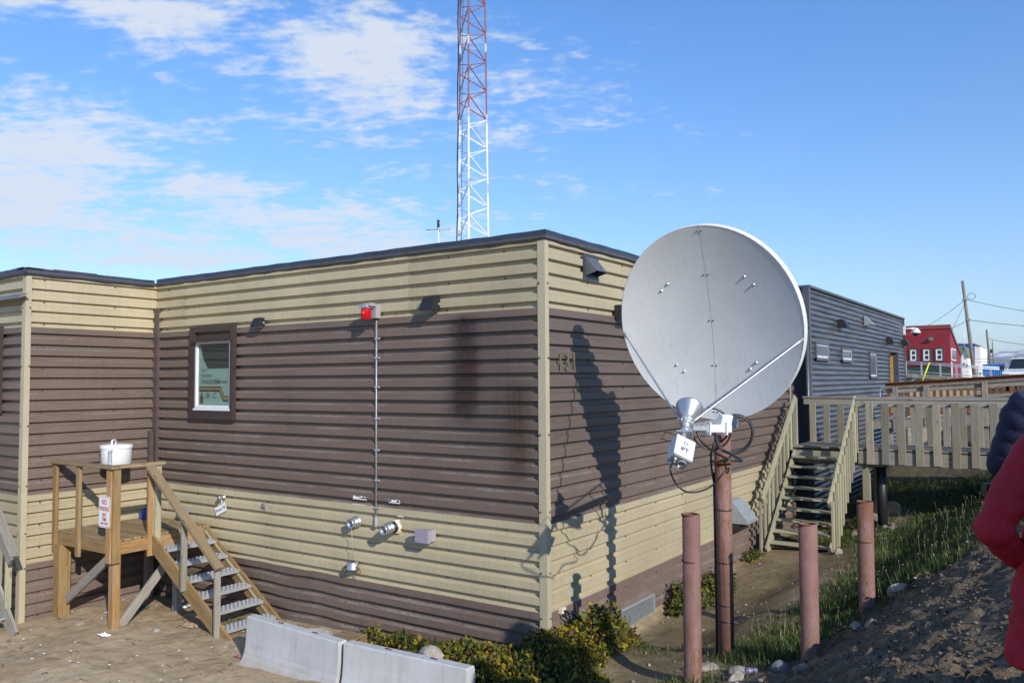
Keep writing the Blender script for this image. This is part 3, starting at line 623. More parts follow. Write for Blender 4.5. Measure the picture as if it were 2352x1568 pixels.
def coupling(name, x, z, label, ext):
    t = thing(name, label, 'pipe coupling', (x,WA,z), 'hose couplings on the yard wall'); y = WA; ax = (0,-1,-.08)
    if ext:
        mb = MB(); mb.lathe((x,y+.03,z), ax, [(0,.10),(.05,.105),(.07,.095),(.075,.07)], 16)
        for v_i in range(len(mb.v)):
            p = mb.v[v_i]; k = 1+.12*math.sin(v_i*2.3); mb.v[v_i] = (x+(p[0]-x)*k, p[1]+.008*math.sin(v_i*5), z+(p[2]-z)*k)
        mb.build('foam_collar', FOAM, t)
        mb = MB(); mb.lathe((x,y-.03,z), ax, [(0,.083),(.10,.083),(.10,.05)], 20); mb.build('rubber_sleeve', RUBBER, t); y -= .12
    mb = MB(); mb.lathe((x,y+.01,z), ax, [(0,.085),(.03,.085),(.035,.070),(.05,.070),(.055,.078),(.075,.078),(.08,.067),(.13,.064),(.135,.070),(.155,.070),(.158,.060),(.08,.055),(.05,.0)], 22); mb.build('collar', ALU, t)
    return t
coupling('pipe_coupling', -3.265, 1.345, 'open aluminium pump coupling with the cap hanging from its wire below', False)
coupling('pipe_coupling', -2.50, 1.345, 'open aluminium coupling on a black rubber sleeve and cracked foam collar', True)
t = thing('coupling_cap', 'grey metal cap with two rings hanging on a wire below the left coupling', 'pipe cap', (-3.26,WA,.72))
mb = MB(); mb.lathe((-3.26,WA-.085,.79), (0,0,-1), [(0,.045),(.01,.075),(.02,.085),(.09,.088),(.10,.095),(.115,.092),(.118,0)], 16); mb.build('cap', ALU, t)
mb = MB(); mb.tube([(-3.25,WA-.12,1.26),(-3.255,WA-.10,1.0),(-3.26,WA-.09,.80)], .004, 6); mb.build('wire', GALVD, t)
for sgn in (-1,1):
    mb = MB(); c_ = Vector((-3.26+sgn*.135,WA-.10,.655))
    mb.tube([c_+Vector((math.cos(a)*.028, .012*math.sin(a), math.sin(a)*.040)) for a in np.linspace(0,2*math.pi,14)], .006, 6); mb.tube([c_+Vector((0,0,.04)),(-3.26+sgn*.08,WA-.095,.72)], .010, 6); mb.build('ring', RUST, t)
t = thing('bulkhead_lamp', 'grey box lamp with a hazed violet front, right of the couplings', 'wall lamp', (-1.87,WA,1.30))
mb = MB(); mb.box(-1.97,-1.77,WA-.13,WA,1.225,1.375); mb.build('housing', GREYBOX, t)
mb = MB(); mb.box(-1.985,-1.755,WA-.19,WA-.131,1.215,1.385); mb.build('lens_cover', LENSVIO, t)
mb = MB(); mb.box(-1.755,-1.743,WA-.175,WA-.12,1.27,1.32); mb.build('latch', GALV, t)
t = thing('pump_notice', 'small white notice reading sewage pump out above the left coupling', 'notice', (-3.23,WA,1.50))
mb = MB(); mb.box(-3.36,-3.10,WA-.003,WA-.001,1.50,1.60); mb.build('sheet', PAPER, t)
text('lettering', 'SEWAGE PUMP OUT', .028, (-3.23,WA-.004,1.555), ROT_A, REDS, t, .0004, sx=.9)
for x0, x1, z0, lab in ((-3.34,-3.07,1.655,'torn white tape strip left of the conduit on the lowest brown rib'),(-2.63,-2.42,1.655,'torn white tape strip right of the conduit on the lowest brown rib'),(-2.47,-2.36,1.475,'tiny white label just above the right coupling')):
    mb = MB(); pts = [];n = 9
    for i in range(n+1): pts.append((x0+(x1-x0)*i/n, WA-.004, z0+.012+random.random()*.004))
    for i in range(n,-1,-1): pts.append((x0+(x1-x0)*i/n, WA-.004-random.random()*.004, z0+(.05 if lab[0] == 't' else .03)+random.random()*.02*(lab[1] == 'o')))
    mb.prism(pts, (0,.003,0)); tag(mb.build('tape_strip', PAPER, None), lab, 'label')
t = thing('water_fill_tag', 'white tag lettered Water Fill hanging tilted under a small valve', 'tag', (-6.36,WA,1.30))
mb = MB(); cx_, cz_ = -6.41, 1.27
def rt2(dx, dz, a=rad(24)): return (cx_+dx*math.cos(a)-dz*math.sin(a), WA-.03, cz_+dx*math.sin(a)+dz*math.cos(a))
mb.prism([rt2(-.15,-.07),rt2(.15,-.07),rt2(.15,.07),rt2(-.15,.07)], (0,.003,0)); mb.build('card', PAPER, t)
text('lettering', 'Water Fill', .066, (cx_,WA-.0315,cz_), (rad(90),rad(-24),0), simple('blue_ink',(0.04,0.05,0.25),.6), t, .0004, bold=.0008)
mb = MB(); mb.tube([(-6.37,WA-.03,1.34),(-6.36,WA-.06,1.45)], .005, 6); mb.build('string', PAPER, t)
mb = MB(); mb.lathe((-6.36,WA+.005,1.47), (0,-1,0), [(0,.04),(.02,.04),(.025,.028),(.10,.028),(.10,.036),(.12,.036),(.12,0)], 12); mb.build('valve', ALU, t)
t = thing('wall_bracket', 'small rusty metal bracket on the tan band right of the water tag', 'bracket', (-5.33,WA,1.37))
mb = MB(); mb.box(-5.38,-5.29,WA-.006,WA,1.33,1.45); mb.build('plate', GALV, t)
mb = MB(); mb.tube([(-5.36,WA-.01,1.43),(-5.33,WA-.05,1.42),(-5.31,WA-.01,1.36)], .008, 6); mb.build('hook', RUST, t)
t = thing('drain_cap', 'grey plastic cap on a pipe stub beside the deck stairs', 'pipe cap', (-7.4,WA,1.13))
mb = MB(); mb.lathe((-7.4,WA+.01,1.13), (0,-1,-.1), [(0,.06),(.10,.06),(.10,.075),(.17,.075),(.18,.06),(.18,0)], 16); mb.build('cap', simple('grey_plastic',(0.17,0.17,0.24),.5), t)

# ---------------------------------------------------------------- things on the side wall
WB = -(SH-RIB-.001)
t = thing('house_number', 'dull brass house number 131 on the brown side wall', 'house number', (WB,.5,3.6))
BRASS = simple('dull_brass', (0.20,0.18,0.11), 0.5, metal=.5, var=.25, scale=30)
for ch, y, z in (('1',.33,3.605),('3',.505,3.605),('1',.68,3.625)):
    text('digit', ch, .30, (WB+.02,y,z), ROT_B, BRASS, t, .006, sx=.72, bold=.004)
t = thing('vent_hood', 'dark grey wedge vent hood on the tan band under the roof edge', 'vent hood', (WB,1.18,4.93))
mb = MB(); mb.box(WB,WB+.012,.97,1.40,4.74,5.09); mb.build('flange', FASC, t)
DKG = simple('dark_zinc', (0.13,0.145,0.155), 0.4, metal=.3, var=.2, scale=18)
mb = MB()
for y in (1.03,1.34): mb.prism([(WB+.012,y,5.05),(WB+.17,y,4.86),(WB+.17,y,4.84),(WB+.012,y,4.80)], (0,.006 if y < 1.2 else -.006,0))
mb.prism([(WB+.012,1.036,5.056),(WB+.175,1.036,4.862),(WB+.175,1.036,4.855),(WB+.012,1.036,5.047)], (0,.298,0)); mb.build('hood', DKG, t)
t = thing('galvanised_hood', 'bare galvanised vent hood low on the side wall behind the dish pole', 'vent hood', (WB,6.8,.9))
mb = MB(); y0, y1 = 6.45,7.0
mb.prism([(WB,y0,1.10),(WB+.05,y0,1.10),(WB+.34,y0,.74),(WB+.34,y0,.69),(WB,y0,.69)], (0,.006,0)); mb.prism([(WB,y1,1.10),(WB+.05,y1,1.10),(WB+.34,y1,.74),(WB+.34,y1,.69),(WB,y1,.69)], (0,-.006,0))
mb.prism([(WB,y0+.006,1.106),(WB+.052,y0+.006,1.106),(WB+.345,y0+.006,.744),(WB+.345,y0+.006,.69),(WB+.338,y0+.006,.69),(WB+.338,y0+.006,.738),(WB+.05,y0+.006,1.099),(WB,y0+.006,1.099)], (0,y1-y0-.012,0)); mb.build('hood', GALVD, t)
mb = MB(); mb.box(WB,WB+.18,y0+.02,y1-.02,.55,.68); mb.build('throat', BLACK, t)
t = thing('floor_grate', 'expanded metal grate in the base of the side wall behind the shrub', 'grate', (WB,2.4,-.1))
mb = MB()
gz1, gz0 = .115, -.42; ga, gb = 1.68, 3.03
for (a, b) in (((ga,gz0),(ga,gz1)),((gb,gz0),(gb,gz1)),((ga,gz1),(gb,gz1)),((ga,gz0),(gb,gz0))): mb.bar((WB+.02,a[0],a[1]),(WB+.02,b[0],b[1]),.03,.03)
mb.build('frame', GALV, t)
mb = MB(); mb.box(WB+.001,WB+.006,ga,gb,gz0,gz1); mb.build('backing', BLACK, t)
mb = MB(); sp = .042; q = ga-(gz1-gz0)
while q < gb:
    for sgn in (1,-1):
        a0 = (q, gz0) if sgn > 0 else (q+(gz1-gz0), gz0); a1 = (q+(gz1-gz0), gz1) if sgn > 0 else (q, gz1)
        lo, hi = sorted((a0, a1)); tt0 = max(0, (ga-lo[0])/(hi[0]-lo[0])); tt1 = min(1, (gb-lo[0])/(hi[0]-lo[0]))
        if tt1 > tt0:
            f_ = lambda s_: (WB+.016+.003*sgn, lo[0]+(hi[0]-lo[0])*s_, lo[1]+(hi[1]-lo[1])*s_); mb.bar(f_(tt0), f_(tt1), .004, .008, (1,0,0))
    q += sp
tag(mb.build('mesh_strands', GALVD, t), kind='stuff')
t = thing('grounding_cable', 'black cables leaving a clamp at the bottom of the side wall into the shrub', 'cable', (WB,.33,.43))
mb = MB(); mb.box(WB-.01,WB+.05,.27,.37,.46,.53); mb.build('clamp', FOAM, t)
mb = MB(); mb.tube([(WB+.04,.32,.49),(WB+.12,.40,.46),(WB+.14,.55,.34),(WB+.12,.66,.15),(WB+.12,.7,-.1)], .016, 8); mb.build('cable', CABLE, t)
mb = MB(); mb.tube([(WB+.04,.33,.48),(WB+.10,.36,.38),(WB+.12,.42,.2),(WB+.12,.43,0)], .014, 8); mb.build('cable', CABLE, t)
mb = MB(); mb.tube([(WB-.01,10.6,-.4),(WB-.01,10.6,5.1)], .05, 10); mb.build('downpipe', BTRIM, st)

# ---------------------------------------------------------------- timber deck and steps in the inner corner
DT = 0.995
deck = thing('timber_deck', 'yellow pine deck in the inner corner with galvanised steps and a sloping handrail', 'deck', (-7.5,-.85,-.4))
def bar(name, p0, p1, w, h, mat, parent, hint=(0,0,1), bev=.004):
    mb = MB(); mb.bar(p0, p1, w, h, hint, bev); return mb.build(name, mat, parent)
dx0, dx1, dy0, dy1 = -8.36, -6.68, -1.71, -.04
nb = 11
for i in range(nb):                          # deck boards run parallel to the yard wall
    y = dy0+.07+(dy1-dy0-.14)*i/(nb-1); bar('deck_board', (dx0+.02*random.random(),y,DT-.018+random.uniform(-.002,.002)), (dx1-.01*random.random(),y,DT-.018), .128, .036, WOOD_D, deck)
for y in (dy0+.0, dy1): bar('rim_joist', (dx0,y,DT-.13), (dx1,y,DT-.13), .04, .185, WOOD_Y, deck)
for x in (dx0+.02, dx1-.02): bar('rim_joist', (x,dy0+.021,DT-.135), (x,dy1-.021,DT-.135), .04, .185, WOOD_O if x > -7 else WOOD_Y, deck)
bar('riser_board', (dx1+.022,-1.02,DT-.20), (dx1+.022,-.1,DT-.20), .03, .16, WOOD_O, deck)
RAILZ = 2.10
def post(x, y, z0, z1, s, mat, hint=(1,0,0), t=None): return bar('post', (x,y,z0), (x,y,z1), s, t or s, mat, deck, hint)
post(-8.26,dy0+.03,-.55,DT-.22,.19,WOOD_Y); post(-6.76,dy0+.06,-.6,DT-.04,.125,WOOD_O); post(-6.80,-.55,-.6,DT-.22,.12,WOOD_GR); post(-8.2,-.2,-.6,DT-.22,.12,WOOD_GR)
bar('brace', (-8.12,dy0+.05,-.10), (-6.86,dy0+.05,.72), .045, .14, WOOD_GR, deck); bar('brace', (-6.80,dy0+.12,-.42), (-6.80,-.62,.62), .045, .14, WOOD_GR, deck)
for x in (-8.36, -7.64): bar('baluster', (x,dy0-.045,DT-.34), (x,dy0-.045,RAILZ-.03), .10, .05, WOOD_Y, deck, (0,1,0))
for (x, y, a, b, mt) in ((-6.74,dy0-.045,.13,.05,WOOD_O),(-6.66,dy0+.01,.05,.12,WOOD_Y)): bar('corner_post', (x,y,DT-.34), (x,y,RAILZ-.03), a, b, mt, deck, (0,1,0))
for (x, y, a, b, mt) in ((-6.69,-1.10,.045,.13,WOOD_O),(-6.645,-1.02,.045,.10,WOOD_P)): bar('newel_post', (x,y,DT-.33), (x,y,RAILZ-.04), a, b, mt, deck, (0,1,0))
bar('top_rail', (-8.45,dy0-.03,RAILZ), (-6.60,dy0-.03,RAILZ), .15, .045, WOOD_D, deck); bar('top_rail', (-6.71,dy0+.05,RAILZ+.001), (-6.71,-.90,RAILZ), .15, .045, WOOD_D, deck)
# steps
sx0, sx1, sz0, sz1 = -6.70, -4.80, DT-.06, -.40
for y, mt in ((-1.075,WOOD_Y),(-.13,WOOD_Y)):
    bar('stringer', (sx0-.02,y,sz0-.05), (sx1+.07,y,sz1-.02), .045, .235, mt, deck)
for y in (-1.045,-.16): bar('tread_cleat', (sx0+.06,y,sz0-.02), (sx1,y,sz1+.03), .02, .04, WOOD_P, deck)
tread = None
for i in range(6):
    x = -6.46+.325*i*.92; z = DT-.205-.197*i*1.02
    mb = MB(); P = []
    mb.box(x-.125,x+.125,-1.045,-.155,z-.004,z); mb.box(x+.121,x+.125,-1.045,-.155,z-.05,z-.0045); mb.box(x-.125,x-.121,-1.045,-.155,z-.05,z-.0045)
    tr = mb.build('tread', GALV, deck)
    mb = MB()
    for rx in range(5):
        for ry in range(12):
            c = (x-.10+rx*.05, -1.0+ry*.073+(.036 if rx % 2 else 0)-.01, z)
            mb.lathe(c, (0,0,1), [(0,.021),(.010,.014),(.011,.010),(.003,.008)], 8, True)
    tag(mb.build('tread_studs', GALV, tr, fix=False), kind='stuff')
hz = lambda x: RAILZ-.02-(x+6.62)*.79
bar('handrail', (-6.70,-1.16,RAILZ+.01), (-4.86,-1.16,hz(-4.86)), .15, .05, WOOD_D, deck)
for x in (-5.78,-4.96):
    bar('rail_post', (x,-1.125,-.35+(DT+.35)*(-4.75-x)/1.95-.12), (x,-1.125,hz(x)-.03), .09, .045, WOOD_GR, deck, (1,0,0))
# sign on the corner post
t = thing('parking_sign', 'white metal sign reading no parking any time on the deck corner post', 'sign', (-6.80,dy0-.09,1.42))
SIGNW = simple('sign_white', (0.74,0.73,0.72), 0.4, var=.04); SIGNR = simple('sign_red', (0.36,0.03,0.045), 0.5, var=.06)
def rrect(cx, y, cz, w, h, r, n=5):
    pts = []
    for (sx_, sz_, a0) in ((1,1,0),(-1,1,90),(-1,-1,180),(1,-1,270)):
        for k in range(n+1):
            a = rad(a0+90*k/n); pts.append((cx+sx_*(w/2-r)+r*math.cos(a), y, cz+sz_*(h/2-r)+r*math.sin(a)))
    return pts
ROTS = rad(14)
sgx, sgy, sgz = -6.825, dy0-.082, 1.425
mb = MB(); mb.prism(rrect(sgx,sgy,sgz,.315,.475,.04), (0,.003,0)); mb.build('plate', SIGNW, t)
mb = MB(); o_ = rrect(sgx,sgy-.0008,sgz,.29,.45,.033); i_ = rrect(sgx,sgy-.0008,sgz,.276,.436,.027); n_ = len(o_)
mb.add(o_+i_, [(k,(k+1)%n_,n_+(k+1)%n_,n_+k) for k in range(n_)]); mb.build('border', SIGNR, t)
for body, s_, dz, sx_ in (('NO',.115,.145,.8),('PARKING',.098,.045,.62),('ANY',.078,-.045,.74),('TIME',.078,-.115,.74)):
    text('lettering', body, s_, (sgx,sgy-.001,sgz+dz), ROT_A, SIGNR, t, .0004, sx=sx_, bold=.0022)
mb = MB(); z_ = sgz-.175
mb.prism([(sgx+dx,sgy-.001,z_+dz) for dx, dz in ((-.10,0),(-.065,.026),(-.065,.009),(.065,.009),(.065,.026),(.10,0),(.065,-.026),(.065,-.009),(-.065,-.009),(-.065,-.026))], (0,.0006,0)); mb.build('arrow', SIGNR, t)
# canister on its pole
t = thing('lidded_canister', 'white round canister with handled lid on a galvanised pole behind the deck rail', 'canister', (-8.08,-.90,DT))
cc = Vector((-8.02,-.93,1.99))
mb = MB(); mb.lathe(cc, (0,0,1), [(0,0),(0,.235),(.005,.243),(.30,.243)], 36); mb.build('drum', PVC, t)
mb = MB(); mb.lathe(cc+Vector((0,0,.302)), (0,0,1), [(-.01,.255),(.035,.258),(.045,.25),(.062,.16),(.068,0)], 36); mb.build('lid', PVC, t)
mb = MB(); mb.tube([cc+Vector(p) for p in ((.02,-.03,.36),(.02,-.03,.45),(.19,-.19,.43),(.205,-.20,.33),(.205,-.20,.26))], [.016]*5, 8); mb.build('handle', PVC, t)
mb = MB(); mb.tube([(-7.86,-1.13,DT),(-7.86,-1.13,2.26)], .034, 12); mb.build('pole', GALV, t)
mb = MB(); mb.box(-7.95,-7.77,-1.22,-1.04,DT,DT+.012); mb.box(-7.90,-7.82,-1.17,-1.09,DT+.012,DT+.07); mb.build('base_plate', GALV, t)
mb = MB(); mb.tube([(-8.37,-.85,1.83),(-8.2,-.85,1.80),(-8.1,-.88,1.985)], .045, 10); mb.build('elbow_pipe', BLACK, t)
t = thing('blue_pipe_cap', 'blue plastic pipe cap at the back of the deck by the corner', 'pipe cap', (-8.15,-.25,DT))
mb = MB(); mb.lathe((-8.16,-.30,DT+.005), (0,0,1), [(0,.10),(.13,.10),(.15,.09),(.15,0)], 8, False); mb.build('cap', BLUEPL, t)
mb = MB(); mb.tube([(-8.16,-.30,DT+.15),(-8.16,-.30,DT+.19)], .03, 8); mb.build('knob', BLUEPL, t)

# ---------------------------------------------------------------- steps at the left edge of the yard
t = thing('wing_steps', 'grey timber steps with a sloping rail at the left edge of the photo', 'steps', (-8.4,-2.8,-.4))
bar('handrail', (-8.95,-2.62,1.99), (-7.80,-2.62,.78), .14, .045, WOOD_GR, t); bar('rail_board', (-8.95,-2.66,1.88), (-7.83,-2.66,.71), .04, .14, WOOD_GR, t)
for x, mt in ((-8.34,WOOD_G),(-8.03,WOOD_P)):
    zt = .78+(-7.8-x)*1.052-.02; bar('rail_post', (x,-2.60,zt-1.02), (x,-2.60,zt), .09, .045, mt, t, (1,0,0))
bar('stringer', (-9.0,-2.60,.86), (-7.80,-2.60,-.40), .045, .25, WOOD_GR, t); bar('stringer', (-9.0,-3.6,.86), (-7.80,-3.6,-.40), .045, .25, WOOD_GR, t)
for i in range(4):
    x = -8.15-.235*i; z = -.14+.235*i; mb = MB(); mb.box(x-.12,x+.15,-3.57,-2.63,z-.03,z); mb.build('tread', GALVD, t)

# ---------------------------------------------------------------- concrete barriers
def barrier(x0, x1, y0, y1, zb, label):
    t = thing('concrete_barrier', label, 'barrier', ((x0+x1)/2, (y0+y1)/2, zb), 'pale concrete barriers in the yard')
    prof = [(-.21,0),(-.215,.015),(-.21,.085),(-.20,.10),(-.155,.135),(-.115,.20),(-.095,.28),(-.078,.45),(-.070,.655),(-.058,.668),(.058,.668),(.07,.655),(.078,.45),(.095,.28),(.115,.20),(.155,.135),(.20,.10),(.21,.085),(.215,.0)]
    P = []
    xs = [x0, x0+.012]+[x0+(x1-x0)*k/8 for k in range(1,8)]+[x1-.012, x1]
    for i, x in enumerate(xs):
        k = (x-x0)/(x1-x0); yc = y0+(y1-y0)*k; e = .975 if i in (0, len(xs)-1) else 1
        P.append([(x, yc+a*e, zb+(b*e if b > .3 else b)) for a, b in prof])
    mb = MB(); mb.grid(P, False); n = len(prof)
    mb.f += [tuple(range(n)), tuple((len(xs)-1)*n+k for k in range(n-1,-1,-1))]; mb.smooth += [False]*2; mb.mi += [0]*2
    mb.build('block', CONC, t)
    mb = MB(); mb.box(x0-.03,x0-.005,y0-.03,y0+.03,zb+.15,zb+.6); mb.build('key', RUST, t)
    mb = MB()
    for x in (x0+.35*(x1-x0), x0+.72*(x1-x0)):
        yc = y0+(y1-y0)*(x-x0)/(x1-x0); mb.tube([(x-.05,yc,zb+.66),(x-.04,yc,zb+.675),(x+.04,yc,zb+.675),(x+.05,yc,zb+.66)], .008, 6)
    mb.build('lifting_eye', RUST, t)
    return t
barrier(-3.62,-1.795,-1.57,-1.68,-.345,'left of the two pale concrete barriers, below the deck steps')
barrier(-1.715,.03,-1.68,-1.585,-.33,'right of the two pale concrete barriers, in front of the low shrub')

def rock(name, x, y, z, sx, sy, sz, label, mat=ROCK, seed=0, group=None, rz=0.0):
    mb = bmesh.new(); bmesh.ops.create_icosphere(mb, subdivisions=3, radius=1.0); rs = np.random.default_rng(seed)
    ks = [(Vector(rs.normal(size=3)).normalized(), rs.uniform(.55,.9)) for _ in range(9)]; f1 = rs.uniform(1.5,3,3); ph = rs.uniform(0,6,3)
    for v in mb.verts:
        p = v.co.copy()
        for d, k in ks:
            q = p.dot(d)
            if q > k: p -= d*(q-k)*.85
        w = 1+.05*math.sin(p.x*f1[0]*3+ph[0])*math.sin(p.y*f1[1]*3+ph[1])*math.sin(p.z*f1[2]*3+ph[2])+rs.uniform(-.012,.012)
        p *= w; v.co = Vector((p.x*sx*math.cos(rz)-p.y*sy*math.sin(rz), p.x*sx*math.sin(rz)+p.y*sy*math.cos(rz), p.z*sz))
    me = bpy.data.meshes.new(name); mb.to_mesh(me); mb.free(); me.materials.append(mat); me.polygons.foreach_set('use_smooth', [False]*len(me.polygons))
    o = bpy.data.objects.new(name, me); COL.objects.link(o); o.location = (x,y,z); OFF[o.name] = Vector((x,y,z)); return tag(o, label, 'rock', group)
rock('boulder',-3.02,-.93,-.10,.30,.24,.21,'flat topped grey boulder behind the left barrier',ROCK,3)
rock('boulder',-1.08,-.93,.0,.20,.17,.20,'pitted grey boulder in the shrub behind the right barrier',ROCK,5)
t = thing('wooden_crate', 'small pale plywood box behind the gap between the barriers', 'crate', (-2.2,-1.0,-.3))
mb = MB(); mb.bar((-2.60,-1.05,.10),(-2.24,-1.0,.10),.36,.02,(0,0,1)); mb.build('lid', WOOD_D, t)
for y in (-1.20,-.86): bar('side_board', (-2.58,y,-.13), (-2.26,y+.045,-.13), .018, .44, WOOD_Y, t)

# ---------------------------------------------------------------- satellite dish on its pipe
dish = thing('satellite_dish', 'big white satellite dish on a pink pipe with feed horn and coiled cables', 'satellite dish', (2.03,.62,.2))
n_ = Vector((-0.050,-0.9550,-0.2924)).normalized(); u_ = Vector((0.99863,-0.0523,0)).normalized(); w_ = n_.cross(u_); w_ = w_ if w_.z > 0 else -w_
ang = rad(-2.9); ur = u_*math.cos(ang)+w_*math.sin(ang); wr = -u_*math.sin(ang)+w_*math.cos(ang)
dc = Vector((2.0953,.1919,4.0188))-u_*.066-w_*.03
AU, AW, DEP = 1.07, 1.118, .125
def dp(a, b, k=0.0):
    """point on the reflector: a, b in -1..1 of its half axes, k out along the normal"""
    return dc+ur*(a*AU)+wr*(b*AW)-n_*(DEP*(1-(a*a+b*b)))+n_*k
for side, nm in ((-1,'left'),(1,'right')):
    mb = MB(); P = []; nr, na = 16, 40
    for i in range(nr+1):
        r_ = i/nr; row = []
        for j in range(na+1):
            th = math.pi*(j/na)-math.pi/2; a, b = side*r_*math.cos(th), r_*math.sin(th)
            q = dp(a, b); q = q+ur*(side*.0016); row.append(q)
        P.append(row)
    mb.grid(P, True)
    def edge(k, sc): return [dc+ur*(side*math.cos(math.pi*(j/na)-math.pi/2)*AU*sc+side*.0016)+wr*(math.sin(math.pi*(j/na)-math.pi/2)*AW*sc)+n_*k for j in range(na+1)]
    mb.grid([edge(0,1.0), edge(.004,1.006), edge(0,1.014), edge(-.085,1.016), edge(-.10,1.0), edge(-.10,.975)], True)
    P2 = []                                   # back skin
    for i in range(nr+1):
        r_ = i/nr*.975; P2.append([dp(side*r_*math.cos(math.pi*(j/na)-math.pi/2), r_*math.sin(math.pi*(j/na)-math.pi/2))-n_*(.02+.085*(i/nr)**2)+ur*(side*.0016) for j in range(na+1)])
    mb.grid(P2, True); mb.build('reflector_half', DISHW, dish)
mb = MB(); mb.grid([[dp(0,b)+ur*s_*.0022-n_*.004 for b in np.linspace(-1,1,24)] for s_ in (-1,1)], True); mb.build('seam_strip', simple('seam_grey',(0.24,0.24,0.24),.7), dish)
for (a, b) in ((-.44,.42),(-.52,.35),(.42,.47),(.51,.39),(-.43,-.45),(-.35,-.52),(.40,-.47),(.47,-.40)):
    p = dp(a,b); mb = MB(); mb.lathe(p-n_*.002, n_, [(0,.018),(.004,.018),(.006,.012),(.016,.011),(.019,.006),(.020,0)], 10); mb.build('bolt', ALU, dish)
mb = MB()
for b in (.95,.50,.02,-.45,-.93):
    for a in (-.022,.022): p = dp(a,b); mb.lathe(p-n_*.001, n_, [(0,.009),(.006,.009),(.009,.005),(.009,0)], 8)
tag(mb.build('rivets', SCREW, dish), kind='stuff')
# mount between pole and reflector
PX_, PY_ = 2.03, .62
mb = MB(); back = dc-n_*.42
mb.bar(dc-n_*.34, dc-n_*.62, .30, .30, (0,0,1), .02); mb.bar(dc-n_*.60, Vector((PX_,PY_+.16,2.86)), .18, .16, (1,0,0), .02); mb.bar((PX_,PY_+.26,2.86), (PX_,PY_-.02,2.86), .20, .12, (0,0,1), .02)
for a, b in ((-.48,.40),(.48,.42),(-.4,-.48),(.44,-.44)): mb.bar(dp(a,b,-.14), dc-n_*.45, .06, .06, (0,0,1))
mb.build('mount_frame', GALVD, dish)
ground_dp = H(PX_,PY_)
mb = MB(); mb.tube([(PX_,PY_,ground_dp-.3),(PX_,PY_,2.84)], .093, 24); pole = mb.build('pole', PIPE, dish)
mb = MB(); mb.lathe((PX_,PY_,2.42), (0,0,1), [(0,.095),(0,.155),(.012,.155),(.012,.095)], 24, False); mb.build('collar_flange', RUST, dish)
for z in (1.88,1.28,.80+.0,.62):
    mb = MB(); mb.lathe((PX_,PY_,z), (.05,-.03,1), [(-.006,.094),(-.006,.098),(.006,.098),(.006,.094)], 24); mb.build('cable_tie', CABLE, dish)
mb = MB(); mb.tube([(PX_-.10,PY_-.03,2.3),(PX_-.098,PY_-.035,1.5),(PX_-.099,PY_-.03,.8),(PX_-.10,PY_-.03,ground_dp-.05)], .012, 7); mb.build('cable', CABLE, dish)
# feed horn
FH = Vector((2.23,-.87,3.03)); ax = (dc+w_*.05-FH).normalized(); sd_ = ax.cross(Vector((0,0,1))).normalized(); fu = sd_.cross(ax).normalized()
mb = MB(); mb.lathe(FH, ax, [(-.075,.05),(-.07,.058),(-.03,.080),(.02,.108),(.05,.122),(.085,.134),(.09,.138),(.105,.138),(.108,.130),(.104,.126),(.06,.105),(-.04,.03)], 30); mb.build('feed_horn', ALU, dish)
mb = MB(); mb.lathe(FH-ax*.075, -ax, [(0,.052),(.01,.052),(.012,.072),(.03,.072),(.032,.05),(.05,.05),(.052,.066),(.066,.066),(.068,.04),(.16,.04),(.16,.055),(.175,.055),(.175,0)], 20)
for k in range(8):
    a = 2*math.pi*k/8; d = sd_*math.cos(a)+fu*math.sin(a); mb.lathe(FH-ax*.085+d*.062, -ax, [(-.006,.007),(.04,.007),(.04,0)], 6)
mb.build('waveguide', GALV, dish)
mb = MB(); q = FH-ax*.27; mb.bar(q+sd_*-.07, q+sd_*.08, .10, .022, ax, .003); mb.bar(q, q-ax*.13, .045, .03, sd_, .003); mb.build('bracket', GALV, dish)
bx = FH-ax*.36; b0 = bx-ax*.02; b1 = bx-ax*.26
tx_ = (sd_*.62+fu*.78).normalized(); ty_ = ax.cross(tx_)
mb = MB(); mb.bar(b0, b1, .20, .155, tx_, .004); lnb = mb.build('transceiver_box', WHITE, dish)
mb = MB(); mb.bar(b1-ax*.003, b1-ax*.012, .18, .135, tx_, .003); mb.lathe(b1-ax*.01+ty_*.03, -ax, [(0,.045),(.012,.045),(.014,.035),(.004,.030),(.004,0)], 16); mb.build('end_plate', GREYBOX, lnb)
for k, (a_, b_) in enumerate(((-.06,-.05),(.02,-.05),(-.055,.03))):
    mb = MB(); mb.lathe(b1-ax*.012+ty_*a_+tx_*b_, -ax, [(0,.016),(.03,.016),(.03,.011),(.06,.011),(.06,0)], 10); mb.build('connector', ALU, lnb)
# lettering on the side that faces the camera
best = max((tx_,-tx_,ty_,-ty_), key=lambda v: v.dot(Vector((1,-.25,-.2)))); hw = .0785 if abs(best.dot(tx_)) > .9 else .101
xr = ax.cross(best).normalized(); mm = Matrix((xr, ax, best)).transposed()
o = text('lettering', 'iFT', .066, (0,0,0), (0,0,0), INK, lnb, .0006, bold=.002); o.matrix_local = mm.to_4x4(); o.location = (b0+b1)/2+best*hw-ax*.03-OFF[lnb.name]
mb = MB(); cpt = (b0+b1)/2+best*hw+ax*.05; mb.lathe(cpt, best, [(0,.020),(.0008,.020),(.0008,.013),(0,.013)], 16); mb.build('emblem', INK, lnb)
